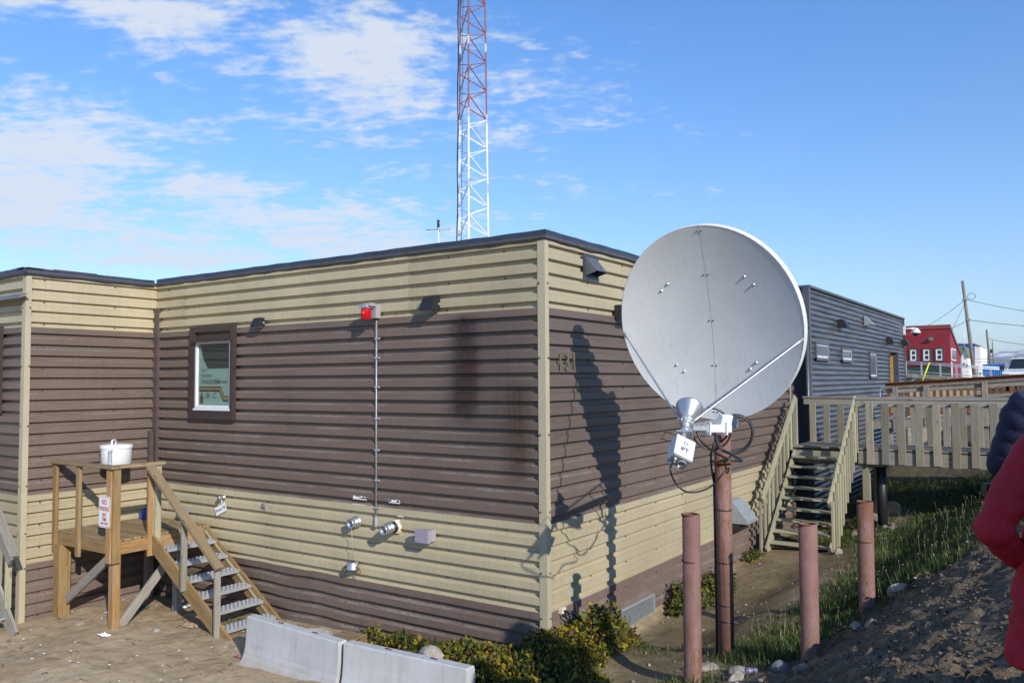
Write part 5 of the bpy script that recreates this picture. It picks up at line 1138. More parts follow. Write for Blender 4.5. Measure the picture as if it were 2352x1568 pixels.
p3 = pole_(-7.58,176.6,2.3,-7.74,176.2,10.72,.13,.09,'farthest thin pole carrying a small dark transformer')
mb = MB(); mb.tube([(-7.95,176.1,8.3),(-7.95,176.1,9.05)], .22, 10); mb.build('transformer', BLACK, p3)
def wire(pts, sag, r, label):
    (a, b) = (Vector(pts[0]), Vector(pts[1])); mb = MB(); mb.tube([a.lerp(b,t_)-Vector((0,0,sag*4*t_*(1-t_))) for t_ in np.linspace(0,1,14)], r, 5); o = mb.build('overhead_wire', CABLE, None); tag(o, label, 'wire', 'overhead wires')
wire(((-2.02,70.95,8.36),(20,88,8.4)), .9, .026, 'lower wire running right from the nearest pole')
wire(((-2.08,70.82,10.1),(20,88,9.9)), 1.6, .022, 'upper wire running right from the nearest pole')
wire(((-2.12,70.8,10.1),(-7.6,66,6.6)), .55, .022, 'upper wire running from the nearest pole down to the annex roof')
wire(((-2.02,70.95,8.3),(-9.5,66.5,5.6)), .5, .022, 'lower wire running from the nearest pole across the red house')
wire(((-5.8,141.2,9.6),(18,170,8.3)), 1.0, .035, 'sagging wire right of the second pole')
wire(((-14,175,7.6),(18,205,7.3)), .8, .035, 'thin low wire crossing before the mountains')
wire(((-12,160,6.4),(16,190,7.9)), .6, .03, 'slightly rising wire crossing low before the mountains')
gw = thing('guy_wire', 'guy wire with a yellow plastic guard at the foot of the nearest pole', 'guy wire', (-3.05,52.3,2.5))
mb = MB(); mb.tube([(-2.1,70.8,9.9),(-3.15,52.3,2.3)], .015, 5); mb.build('wire', CABLE, gw)
mb = MB(); mb.tube([(-2.62,52.6,4.46),(-3.15,52.2,2.9)], .045, 8); mb.build('guard', simple('yellow_guard',(0.62,0.62,0.02),.5), gw)
# the pickup
tr = thing('pickup_truck', 'white pickup truck facing the camera beyond the ramp', 'truck', (3.0,45.5,2.62))
TO = Vector((3.02,44.2,2.64)); tf = Vector((-.10,-1,0)).normalized(); ts = Vector((1,-.10,0)).normalized()   # forward, left-right
def tp(a, b, c): return TO+ts*a-tf*b+Vector((0,0,c))
WHT = glossy('white_car_paint',(0.74,0.75,0.77),.2)
mb = MB(); half = .95
prof = [(0.0,.45),(0.0,.95),(.10,1.08),(1.15,1.22),(1.20,1.24),(5.3,1.28),(5.3,.45)]
P = [[tp(s_*half*k, b, c) for b, c in prof] for s_, k in ((-1,1.0),(-1,.93),(1,.93),(1,1.0))]
mb.prism([tp(-half,b,c) for b, c in prof], ts*half*2); mb.build('body', WHT, tr)
mb = MB(); cab = [(1.15,1.20),(1.85,1.84),(2.0,1.90),(3.5,1.90),(3.8,1.25)]
lo = [tp(-.90,b,c) if c < 1.3 else tp(-.74,b,c) for b, c in cab]; hi = [tp(.90,b,c) if c < 1.3 else tp(.74,b,c) for b, c in cab]; n5 = len(cab)
mb.add(lo+hi, [tuple(range(n5)), tuple(range(2*n5-1,n5-1,-1))]+[(i,n5+i,n5+(i+1)%n5,(i+1)%n5) for i in range(n5)]); mb.build('cab', WHT, tr)
mb = MB(); mb.add([tp(-.80,1.20,1.28),tp(.80,1.20,1.28),tp(.69,1.79,1.81),tp(-.69,1.79,1.81),tp(-.80,1.17,1.28),tp(.80,1.17,1.28),tp(.69,1.76,1.83),tp(-.69,1.76,1.83)], [(4,5,6,7),(0,1,5,4),(3,2,6,7),(0,3,7,4),(1,2,6,5),(3,2,1,0)]); mb.build('windscreen', DKGLASS, tr)
for s_ in (-1,1):
    mb = MB(); mb.prism([tp(s_*.905,1.4,1.28),tp(s_*.905,3.4,1.30),tp(s_*.79,3.3,1.78),tp(s_*.79,1.95,1.78)], ts*s_*.01); mb.build('side_window', DKGLASS, tr)
    mb = MB(); mb.box(0,0,0,0,0,0) if False else mb.bar(tp(s_*.9,1.35,1.33), tp(s_*1.06,1.33,1.34), .05, .05); mb.bar(tp(s_*1.05,1.32,1.33), tp(s_*1.27,1.28,1.33), .12, .26, (0,0,1), .03); mb.build('mirror', BLACK, tr)
    mb = MB(); mb.bar(tp(s_*.62,-.02,.88), tp(s_*.93,.02,.90), .06, .17, (0,0,1), .02); mb.build('headlight', ALU, tr)
    for b in (.95,4.3):
        mb = MB(); mb.lathe(tp(s_*.72,b,.40), ts*s_, [(0,0),(0,.30),(.02,.38),(.05,.40),(.20,.40),(.23,.38),(.23,.24)], 20); w = mb.build('wheel', RUBBER, tr); mb = MB(); mb.lathe(tp(s_*.72,b,.40), ts*s_, [(.215,.24),(.20,.10),(.235,.05),(.235,0)], 16); mb.build('rim', ALU, w)
mb = MB(); mb.bar(tp(-.60,-.03,.80), tp(.60,-.03,.80), .05, .26, (0,0,1), .02); mb.build('grille', BLACK, tr)
mb = MB(); mb.bar(tp(-.97,-.06,.52), tp(.97,-.06,.52), .14, .20, (0,0,1), .03); mb.build('bumper', ALU, tr)
for s_ in (-.55,0,.55): mb = MB(); mb.bar(tp(s_-.06,1.98,1.92), tp(s_+.06,1.98,1.92), .06, .035, (0,0,1), .01); mb.build('roof_marker', REDS, tr)
t = thing('picnic_tables', 'grey timber table and bench by the container beyond the footbridge', 'picnic table', (-2.7,95,2.5))
bar('table_top', (-3.4,95,3.95), (-1.9,95,3.95), .9, .08, WOOD_GR, t); bar('bench', (-3.4,94.3,3.45), (-1.9,94.3,3.45), .3, .08, WOOD_GR, t)
for x in (-3.2,-2.1): bar('leg', (x,94.3,2.4), (x,95.0,3.95), .1, .1, WOOD_GR, t); bar('leg', (x,95.6,2.4), (x,95.0,3.95), .1, .1, WOOD_GR, t)
# mountains across the inlet
def mountains():
    xs = np.linspace(-7000, 9000, 260); ys = np.linspace(10300, 15500, 60); Xm, Ym = np.meshgrid(xs, ys)
    base = 250+np.interp(Xm-(Ym-12000)*-.0, [-7000,-3000,-1150,-1000,-940,-840,-700,-620,-520,-300,1500,4000,9000], [260,420,330,300,335,285,345,395,350,420,480,430,300])*0
    ridge = np.interp(np.arctan2(Xm-CAM[0], Ym-CAM[1]), np.arctan2(np.array([-6000,-3000,-1300,-1030,-985,-900,-840,-760,-625,-523,-300,1500,4000,9000]),12000.0), [240,380,330,300,322,288,318,352,338,368,430,480,430,300])
    prof_ = np.exp(-((Ym-12000-250*np.sin(Xm/900))/750)**2)
    nz = fbm(Xm, Ym, 1/900, 5, 81); Zm = ridge*prof_*(1+.22*nz*(1-prof_*.9))+60*fbm(Xm,Ym,1/300,4,87)*(1-prof_)*prof_*4-10
    mb = MB(); mb.grid([[ (Xm[i,j],Ym[i,j],Zm[i,j]) for j in range(Xm.shape[1])] for i in range(Xm.shape[0])], True)
    m_, nt, bs = base_mat('mountain_rock'); pos = coords(nt); sp = N(nt, 'ShaderNodeSeparateXYZ'); L(nt, pos, sp.inputs[0])
    nz_ = noise(nt, coords(nt, False, (1/420,1/420,1/200)), 1.0, 5, .6)
    s_ = math_n(nt, 'ADD', math_n(nt, 'MULTIPLY', sp.outputs[2], 1/330), nz_); k = ramp(nt, math_n(nt, 'MULTIPLY', s_, .5), [(0.70,0.0),(0.76,1.0)])
    c = mixc(nt, k, (0.135,0.125,0.12), (0.8,0.82,0.85)); L(nt, c, bs.inputs['Base Color']); bs.inputs['Roughness'].default_value = .9
    o = mb.build('mountains', m_, None, fix=False); tag(o, kind='structure')
mountains()
mb = MB(); mb.add([(-16000,700,2.9),(16000,700,2.9),(16000,10600,2.9),(-16000,10600,2.9)], [(0,1,2,3)])
seaM = glossy('sea_water',(0.03,0.06,0.09),.15); tag(mb.build('sea', seaM, None, fix=False), kind='structure')

# ---------------------------------------------------------------- people at the right edge
SKIN = simple('skin', (0.48,0.29,0.21), .55, var=.06, scale=14)
def fabric(name, col, sc=26, bmp=.35, dist=.012, rough=.75):
    m_, nt, bs = base_mat(name); pos = coords(nt)
    c = mixc(nt, 1.0, col, ramp(nt, noise(nt, pos, 5, 4), [(0.3,.86),(0.7,1.12)]), 'MULTIPLY'); L(nt, c, bs.inputs['Base Color']); bs.inputs['Roughness'].default_value = rough; 
    h = math_n(nt, 'ADD', math_n(nt, 'ADD', noise(nt, coords(nt, False, (1,1,.5)), 7, 3, .5, 1.2), math_n(nt, 'MULTIPLY', noise(nt, coords(nt, False, (1,1,1.6)), 22, 4, .6, 2.0), .35)), math_n(nt, 'MULTIPLY', noise(nt, pos, 260, 2), .06)); bump(nt, bs, h, bmp, .04); return m_
PARKA = fabric('red_nylon', (0.40,0.004,0.018)); NAVY = fabric('navy_quilt', (0.009,0.011,0.04)); TROUS = fabric('dark_trousers', (0.03,0.032,0.04)); BOOT = simple('boot_rubber', (0.02,0.02,0.02), .6)
HAIR = simple('brown_hair', (0.06,0.035,0.02), .6, var=.3, scale=60, stretch=(1,1,.2)); WOOL = simple('grey_wool', (0.11,0.11,0.13), .9, var=.2, scale=80, bmp=.5, bscale=120)
def loft(mb, rings, n=28, wr=0.0, seed=0, smooth=True):
    """rings: (centre, half axis vector a, half axis vector b, squareness)"""
    P = []
    for i, (c, a, b) in enumerate(rings):
        row = []
        for k in range(n):
            th = 2*math.pi*k/n; w = 1+wr*(math.sin(3*th+i*.9+seed)+.6*math.sin(7*th-i*1.3+seed*2))*.5
            row.append(Vector(c)+Vector(a)*math.cos(th)*w+Vector(b)*math.sin(th)*w)
        P.append(row)
    mb.grid(P, smooth, True)
    for s_, i in ((0,0),(1,len(P)-1)):
        b0 = len(mb.v); mb.v.append(tuple(sum((p for p in P[i]), Vector())/n)); mb.a.append(mb.v[-1]); base_i = b0-(len(P)-i)*n
        for k in range(n): mb.f.append((base_i+k, base_i+(k+1)%n, b0)); mb.smooth.append(smooth); mb.mi.append(mb.cur)
def folds(o, amp):
    from mathutils import noise as mn
    me = o.data; nrm_ = [v.normal.copy() for v in me.vertices]
    for v, n in zip(me.vertices, nrm_):
        p = v.co; q = Vector((p.x*5+p.z*2.2, p.y*5-p.z*1.6, p.z*6.5)); a = 1-abs(mn.noise(q)*1.7); b = mn.noise(p*3.1)
        v.co = p+n*amp*(a*a*1.3-.6+b*.8)
def person(label, root, facing, hgt, coat, coat_name, long_, lh, le, rh_, re, head_turn=0.0, quilt=False, hat=False):
    """joints in body space: x to the body's right, y forward, z up (scaled to the standing height)"""
    zg = root[2]; s_ = hgt/1.75; F = Vector((math.sin(facing), math.cos(facing), 0)); Rv = Vector((F.y,-F.x,0)); O = Vector(root)
    W = lambda p: O+Rv*p[0]*s_+F*p[1]*s_+Vector((0,0,p[2]*s_))
    t = thing('person', label, 'person', root)
    sh = .185; J = dict(pel=(0,0,.95), wai=(0,0,1.12), che=(0,.01,1.32), nek=(0,.0,1.47), hed=(0,.03,1.60), top=(0,.02,1.70),
             ls=(-sh,0,1.41), le=le, lw=lh, rs=(sh,0,1.41), re=re, rw=rh_, lhp=(-.09,0,.90), lk=(-.105,.03,.50), la=(-.11,-.01,.09), lt=(-.125,.15,.04), rhp=(.09,0,.90), rk=(.105,.03,.50), ra=(.11,-.01,.09), rt=(.125,.15,.04))
    rad_ = dict(pel=.13,wai=.12,che=.135,nek=.055,hed=.085,top=.06,ls=.06,le=.042,lw=.029,rs=.06,re=.042,rw=.029,lhp=.09,lk=.058,la=.042,lt=.035,rhp=.09,rk=.058,ra=.042,rt=.035)
    E = [('pel','wai'),('wai','che'),('che','nek'),('nek','hed'),('hed','top'),('che','ls'),('ls','le'),('le','lw'),('che','rs'),('rs','re'),('re','rw'),('pel','lhp'),('lhp','lk'),('lk','la'),('la','lt'),('pel','rhp'),('rhp','rk'),('rk','ra'),('ra','rt')]
    pts = {k: W(v) for k, v in J.items()}; radii = {k: v*s_ for k, v in rad_.items()}
    for S in ('l','r'):                      # palm and five fingers on each wrist
        w, e = pts[S+'w'], pts[S+'e']; d = (w-e).normalized(); sd = d.cross(F).normalized() if abs(d.dot(F)) < .95 else Rv.copy(); pn = d.cross(sd)
        pts[S+'p'] = w+d*.05*s_; radii[S+'p'] = .028*s_; E.append((S+'w',S+'p'))
        for k, (off, ln, rr) in enumerate(((-.036,.062,.0082),(-.013,.074,.0088),(.011,.080,.009),(.034,.072,.0086))):
            b = pts[S+'p']+sd*off*s_+d*.045*s_; m1 = b+(d*.6+pn*.25)*ln*.6*s_; m2 = m1+(d*.35+pn*.6)*ln*.6*s_
            for nm, p in (('a',b),('b',m1),('c',m2)): pts[f'{S}f{k}{nm}'] = p; radii[f'{S}f{k}{nm}'] = rr*s_
            E += [(S+'p',f'{S}f{k}a'),(f'{S}f{k}a',f'{S}f{k}b'),(f'{S}f{k}b',f'{S}f{k}c')]
        b = w+d*.03*s_-sd*.04*s_; m1 = b+(d*.7-sd*.5)*.035*s_; m2 = m1+(d*.8+pn*.3)*.03*s_
        for nm, p in (('a',b),('b',m1),('c',m2)): pts[f'{S}t{nm}'] = p; radii[f'{S}t{nm}'] = .0105*s_
        E += [(S+'w',f'{S}ta'),(f'{S}ta',f'{S}tb'),(f'{S}tb',f'{S}tc')]
    keys = list(pts); me = bpy.data.meshes.new('body'); me.from_pydata([tuple(pts[k]-O) for k in keys], [(keys.index(a), keys.index(b)) for a, b in E], [])
    me.materials.append(SKIN); body = bpy.data.objects.new('body', me); COL.objects.link(body); body.parent = t; OFF[body.name] = O
    md = body.modifiers.new('skin', 'SKIN'); md.use_smooth_shade = True
    for i, k in enumerate(keys):
        v = me.skin_vertices[0].data[i]; v.radius = (radii[k], radii[k]); v.use_root = (k == 'pel')
    sub = body.modifiers.new('sub', 'SUBSURF'); sub.levels = 1; sub.render_levels = 2
    # head shape, face and hair
    hc = W((0,.035,1.625)); hf = (F*math.cos(head_turn)+Rv*math.sin(head_turn)).normalized(); hr = Vector((hf.y,-hf.x,0))
    mb = MB(); P = []
    for i in range(15):
        ph = math.pi*i/14; zz = -math.cos(ph)*.118; wd = math.sin(ph)**.8
        jaw = 1-.22*max(0,-zz/.118)
        P.append([hc+hr*.078*wd*jaw*math.cos(a)*s_+hf*(.098*wd*math.sin(a)+(.012 if math.sin(a) > 0 and zz < -.02 else 0))*s_+Vector((0,0,zz*s_)) for a in np.linspace(0,2*math.pi,25)[:-1]])
    mb.grid(P, True, True); mb.sphere(hc+hf*.105*s_+Vector((0,0,-.018*s_)), .016*s_, 8, 6, (.8,1.1,1.5))
    for q in (-1,1): mb.sphere(hc+hr*q*.080*s_+Vector((0,0,-.01*s_)), .028*s_, 8, 6, (.4,.7,1.1))
    hd = mb.build('head', SKIN, t)
    mb = MB()
    for q in (-1,1): mb.sphere(hc+hr*q*.031*s_+hf*.090*s_+Vector((0,0,.005*s_)), .011*s_, 8, 6)
    mb.build('eyes', DKGLASS, hd)
    mb = MB(); mb.sphere(hc+hf*.097*s_+Vector((0,0,-.065*s_)), .02*s_, 8, 5, (1.1,.35,.3)); mb.build('mouth', simple('lips',(0.35,0.14,0.12),.5), hd)
    mb = MB(); P = []
    for i in range(9):
        ph = math.pi*.5*i/8; P.append([hc+hr*.088*math.cos(ph)*math.cos(a)*s_+hf*(.106*math.cos(ph)*math.sin(a)-.012)*s_+Vector((0,0,(.022-.085*max(0,-math.sin(a))*math.cos(ph)+.108*math.sin(ph))*s_)) for a in np.linspace(0,2*math.pi,25)[:-1]])
    mb.grid(P, True, True); mb.build('knitted_hat' if hat else 'hair', WOOL if hat else HAIR, t)
    # coat: body and sleeves
    Zv = Vector((0,0,1)); hem = .42 if long_ else .86
    prof = [(hem,.335,.225),(hem+.02,.337,.226),(.62,.312,.212),(.80,.280,.195),(.95,.245,.180),(1.08,.228,.172),(1.22,.226,.166),(1.34,.222,.150),(1.42,.180,.125),(1.465,.115,.095),(1.50,.085,.085),(1.545,.088,.088)]
    prof = [p for p in prof if p[0] >= hem-1e-6]
    if not long_: prof[0] = (hem,.225,.178); prof[1] = (hem+.02,.232,.182)
    rings = []; dz = .018; zs = [p[0] for p in prof]; z = prof[0][0]
    zz = np.arange(prof[0][0], prof[-1][0]+1e-6, dz if not quilt else .022)
    for q in zz:
        a = float(np.interp(q, zs, [p[1] for p in prof])); b = float(np.interp(q, zs, [p[2] for p in prof]))
        if quilt: k = 1+.045*abs(math.sin((q-hem)*math.pi/.085)); a *= k; b *= k
        rings.append((W((0,.005,q)), Rv*a*s_, F*b*s_))
    mb = MB(); loft(mb, rings, 64, .03 if not quilt else .012, 1.7)
    ct_ = mb.build(coat_name, coat, t); folds(ct_, .008 if not quilt else .004)
    mb = MB(); mb.tube([W((0,float(np.interp(q,zs,[p[2] for p in prof]))+.012,q)) for q in np.arange(hem+.03,1.46,.03)], .006, 6); mb.build('zip', BOOT, ct_)
    for q in (-1,1):
        mb = MB(); zc = .86 if long_ else .98; P = []
        for z_ in np.linspace(zc-.02,zc+.05,4): P.append([W((q*float(np.interp(z_,zs,[p[1] for p in prof]))*math.sin(a)*1.03, float(np.interp(z_,zs,[p[2] for p in prof]))*math.cos(a)*1.03+.012, z_)) for a in np.linspace(.45,1.15,7)])
        mb.grid(P); fl = mb.build('pocket_flap', coat, ct_, fix=False); md2 = fl.modifiers.new('thick','SOLIDIFY'); md2.thickness = .006
    for S in ('l','r'):
        s0, e, w = (W(J[S+'s']), W(J[S+'e']), W(J[S+'w'])); sgn = -1 if S == 'l' else 1
        path = [s0+Rv*(-sgn*.03*s_)+Vector((0,0,.0)), s0.lerp(e,.25), s0.lerp(e,.5), s0.lerp(e,.75), e.lerp(s0,.08), e, e.lerp(w,.15), e.lerp(w,.4), e.lerp(w,.7), e.lerp(w,.97), e.lerp(w,1.0)]
        rs = [.100,.098,.090,.080,.075,.074,.073,.068,.060,.054,.050]; fine_p = []; fine_r = []
        for i in range(len(path)-1):
            for f_ in np.linspace(0,1,13)[:-1]: fine_p.append(path[i].lerp(path[i+1],f_)); fine_r.append(rs[i]+(rs[i+1]-rs[i])*f_)
        fine_p.append(path[-1]); fine_r.append(rs[-1])
        for _ in range(12): fine_p = [fine_p[0]]+[(fine_p[i-1]+fine_p[i]*2+fine_p[i+1])/4 for i in range(1,len(fine_p)-1)]+[fine_p[-1]]
        acc = 0; rr2 = []
        for i, r_ in enumerate(fine_r):
            if i: acc += (fine_p[i]-fine_p[i-1]).length
            near_e = math.exp(-((fine_p[i]-e).length/.13)**2)
            k = 1+(.07*abs(math.sin(acc*math.pi/.085)) if quilt else .05*math.sin(acc*62)*(.35+near_e)+.03*math.sin(acc*31+1))
            rr2.append(r_*s_*k)
        mb = MB(); mb.tube(fine_p, rr2, 34); sl = mb.build('sleeve', coat, ct_); folds(sl, .010 if not quilt else .004)
        iw = len(fine_p)-9; mb = MB(); mb.lathe(fine_p[iw], (fine_p[iw+1]-fine_p[iw-1]), [(-.022,rr2[iw]*1.0),(-.02,rr2[iw]*1.07),(.02,rr2[iw]*1.05),(.022,rr2[iw]*.98)], 26); tag(mb.build('cuff_strap', coat, sl))
        d2 = (e-s0).cross(Vector((0,0,1))); d2 = d2.normalized() if d2.length > .01 else F; ia = 10
        mb = MB(); mb.tube([fine_p[i]+(d2*.75-F*.66*0).normalized()*-sgn*rr2[i]*1.0 for i in range(ia, len(fine_p)-12, 2)], .003, 6); mb.build('seam', coat, sl)
    for S in ('l','r'):
        mb = MB(); a, b, c = W(J[S+'hp']), W(J[S+'k']), W(J[S+'a'])
        mb.tube([a+Vector((0,0,.05)), a.lerp(b,.5), b, b.lerp(c,.5), c+Vector((0,0,.02))], [.105*s_,.098*s_,.078*s_,.075*s_,.072*s_], 18); mb.build('trouser_leg', TROUS, t)
        mb = MB(); a = W(J[S+'a']); loft(mb, [(a+F*.03*s_+Vector((0,0,z_*s_)), Rv*rx*s_, F*ry*s_) for z_, rx, ry in ((-.09,.052,.135),(-.06,.056,.14),(-.02,.054,.125),(.01,.052,.085),(.08,.052,.062),(.12,.055,.065))], 18); mb.build('boot', BOOT, t)
    return t
face = math.atan2(-.50,.86)
pr = (5.435,-4.13); person('person in a long red parka with left elbow bent out, at the right edge', (pr[0],pr[1],H(*pr)), face, 1.72, PARKA, 'parka', True, (-.17,.13,.86), (-.40,-.02,1.03), (.18,.30,1.10), (.33,.05,1.10))
pn = (5.42,-3.22); person('person in a navy quilted jacket standing behind the red parka', (pn[0],pn[1],H(*pn)), face+.35, 1.92, NAVY, 'jacket', False, (-.16,.36,1.03), (-.30,.08,1.08), (.12,.38,1.2), (.30,.10,1.14), .3, True, True)
pb = (5.97,-4.72); person('bystander in a dark coat standing to the right of the red parka', (pb[0],pb[1],H(*pb)), face+.1, 1.86, TROUS, 'coat', False, (-.20,.20,.95), (-.30,-.02,1.10), (.20,.24,.98), (.30,.0,1.10), hat=True)
pb = (6.05,-3.62); person('bystander in a brown coat standing to the right of the navy jacket', (pb[0],pb[1],H(*pb)), face-.2, 1.90, fabric('brown_canvas', (0.10,0.07,0.045)), 'coat', False, (-.20,.20,.95), (-.30,-.02,1.10), (.20,.24,.98), (.30,.0,1.10))
cm = thing('handheld_camera', 'small black camera held low beside the red parka', 'camera', (5.0,-3.75,2.78))
mb = MB(); mb.bar((5.03,-3.78,2.80),(5.11,-3.72,2.80),.05,.07,(0,0,1),.01); mb.build('body', BLACK, cm)
mb = MB(); mb.lathe((5.07,-3.75,2.80),(-.5,.86,0),[(0,.024),(.06,.024),(.06,.02),(.05,0)],14); mb.build('lens', RUBBER, cm)

# ---------------------------------------------------------------- vegetation
def leaf_mat(name, cols, rough=.55):
    m_, nt, bs = base_mat(name); A = N(nt, 'ShaderNodeAttribute', attribute_name='tone').outputs['Fac']
    n = nt.nodes.new('ShaderNodeValToRGB'); el = n.color_ramp.elements
    while len(el) < len(cols): el.new(.5)
    for e, (p, c) in zip(el, cols): e.position = p; e.color = (*c, 1)
    L(nt, A, n.inputs[0]); L(nt, n.outputs[0], bs.inputs['Base Color']); bs.inputs['Roughness'].default_value = rough
    bs.inputs['Subsurface Weight'].default_value = 0.0; bs.inputs['Specular IOR Level'].default_value = .3
    tr_ = N(nt, 'ShaderNodeBsdfTranslucent'); L(nt, n.outputs[0], tr_.inputs[0]); mx = N(nt, 'ShaderNodeMixShader'); mx.inputs[0].default_value = .22
    L(nt, bs.outputs[0], mx.inputs[1]); L(nt, tr_.outputs[0], mx.inputs[2]); L(nt, mx.outputs[0], nt.nodes['Material Output'].inputs[0]); return m_
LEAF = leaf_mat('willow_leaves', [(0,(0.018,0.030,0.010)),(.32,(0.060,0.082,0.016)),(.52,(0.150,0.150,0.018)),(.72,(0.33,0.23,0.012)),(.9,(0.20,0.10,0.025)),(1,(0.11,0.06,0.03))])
BLADE = leaf_mat('grass_blades', [(0,(0.022,0.042,0.010)),(.5,(0.065,0.105,0.020)),(.8,(0.16,0.18,0.045)),(1,(0.34,0.28,0.13))], .6)
def mesh_np(name, V, F, tone, mat, parent=None):
    off = OFF.get(parent.name, Vector((0,0,0))) if parent else Vector((0,0,0))
    me = bpy.data.meshes.new(name); me.vertices.add(len(V)); me.vertices.foreach_set('co', (V-np.array(off)).astype(np.float32).ravel())
    k = F.shape[1]; me.loops.add(F.size); me.loops.foreach_set('vertex_index', F.ravel().astype(np.int32)); me.polygons.add(len(F))
    me.polygons.foreach_set('loop_start', (np.arange(len(F))*k).astype(np.int32)); me.polygons.foreach_set('loop_total', np.full(len(F), k, np.int32)); me.update(calc_edges=True)
    a = me.attributes.new('tone', 'FLOAT', 'POINT'); a.data.foreach_set('value', tone.astype(np.float32)); me.materials.append(mat)
    o = bpy.data.objects.new(name, me); COL.objects.link(o); OFF[o.name] = off
    if parent: o.parent = parent
    return o
def unit(v): return v/np.maximum(np.linalg.norm(v, axis=1, keepdims=True), 1e-9)
def shrub(label, fx, n, size, cat='shrub', stems=60, yellow=.5):
    """fx(n) -> (points on top surface x,y), local height array"""
    x, y, hh = fx(n); zg = height(x, y)
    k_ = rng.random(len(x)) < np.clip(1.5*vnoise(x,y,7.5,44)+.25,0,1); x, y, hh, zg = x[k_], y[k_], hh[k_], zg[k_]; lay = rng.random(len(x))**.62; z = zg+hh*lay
    t = thing('willow_shrub', label, cat, (float(x.mean()), float(y.mean()), float(zg.mean())), 'low willow shrubs at the wall')
    d = unit(np.stack([rng.normal(0,1,len(x)), rng.normal(0,1,len(x)), rng.normal(.5,.6,len(x))], 1)); s0 = unit(np.cross(d, unit(rng.normal(size=(len(x),3))))); nn_ = np.cross(d, s0)
    L_ = size*np.clip(rng.lognormal(-.12,.38,len(x)),.4,1.9)[:,None]; wd = L_*.28; c = np.stack([x,y,z],1)
    V = np.stack([c, c+d*L_*.5+s0*wd+nn_*L_*.08, c+d*L_, c+d*L_*.5-s0*wd+nn_*L_*.08], 1).reshape(-1,3)
    F = np.arange(len(x)*4).reshape(-1,4)
    patch = vnoise(x, y, 3.0, 5)*.6+vnoise(x, y, 9, 6)*.4
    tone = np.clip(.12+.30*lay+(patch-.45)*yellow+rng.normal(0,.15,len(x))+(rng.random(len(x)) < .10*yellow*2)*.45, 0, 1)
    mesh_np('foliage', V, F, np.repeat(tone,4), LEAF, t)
    mb = MB()
    for i in rng.choice(len(x), min(stems,len(x)), replace=False):
        b = Vector((x[i],y[i],zg[i]-.03)); e = b+Vector((rng.normal(0,.08),rng.normal(0,.08),float(hh[i])*(.85+.5*rng.random())+.03)); mb.tube([b, b.lerp(e,.5)+Vector((rng.normal(0,.02),rng.normal(0,.02),0)), e], [.006,.005,.003], 5, False)
    tag(mb.build('stems', simple('twig_bark',(0.09,0.06,0.035),.8), t), kind='stuff')
def blob(cx, cy, sx_, sy_, h, wall=None):
    def f(n):
        a = rng.random(n)*2*np.pi; r_ = np.sqrt(rng.random(n))*1.05; x = cx+sx_*r_*np.cos(a); y = cy+sy_*r_*np.sin(a)
        x = x+rng.normal(0,.03,n); y = y+rng.normal(0,.03,n)
        hh = h*np.clip(1-r_**2.4,0.12,1)*(.55+.75*vnoise(x,y,4.5,8)); return x, y, hh
    return f
def union(fs, ws, clip):
    def f(n):
        o = [fn(int(n*w)) for fn, w in zip(fs, ws)]; x = np.concatenate([q[0] for q in o]); y = np.concatenate([q[1] for q in o]); hh = np.concatenate([q[2] for q in o]); k = clip(x, y); return x[k], y[k], hh[k]
    return f
outA = lambda x, y: (y < -.075) & ~((y > -1.85) & (y < -1.35) & (x < .08))
outB = lambda x, y: ((x > .075) | (y < -.075)) & ~((y > -1.85) & (y < -1.33) & (x < .1))
shrub('low leathery shrub along the yard wall behind the right barrier', union([blob(-.9,-.55,.95,.42,.25), blob(-1.9,-.40,.75,.25,.20), blob(-.3,-.85,.6,.4,.18), blob(-2.75,-.25,.3,.16,.22)], [.5,.22,.24,.04], outA), 10500, .058, yellow=.8)
shrub('dense yellow green shrub around the foot of the building corner', union([blob(.25,-.25,.55,.58,.27), blob(.38,.60,.38,.62,.50), blob(.55,-.80,.62,.50,.20), blob(-.05,-1.15,.55,.3,.14), blob(.38,1.05,.30,.33,.36)], [.28,.28,.26,.08,.10], outB), 14500, .056, yellow=1.05, stems=150)
shrub('leafy shrub against the side wall beyond the grate, behind the nearest post', union([blob(.28,3.75,.26,.6,.42)], [1], outB), 2200, .06, yellow=.35, stems=30)
shrub('small leafy shrub against the side wall behind the dish pole', union([blob(.30,4.95,.24,.5,.40)], [1], outB), 1800, .06, yellow=.1, stems=26)
shrub('tiny shrub at the wall beside the foot of the far stairs', union([blob(.20,7.1,.15,.35,.16)], [1], outB), 500, .05, yellow=.3, stems=10)
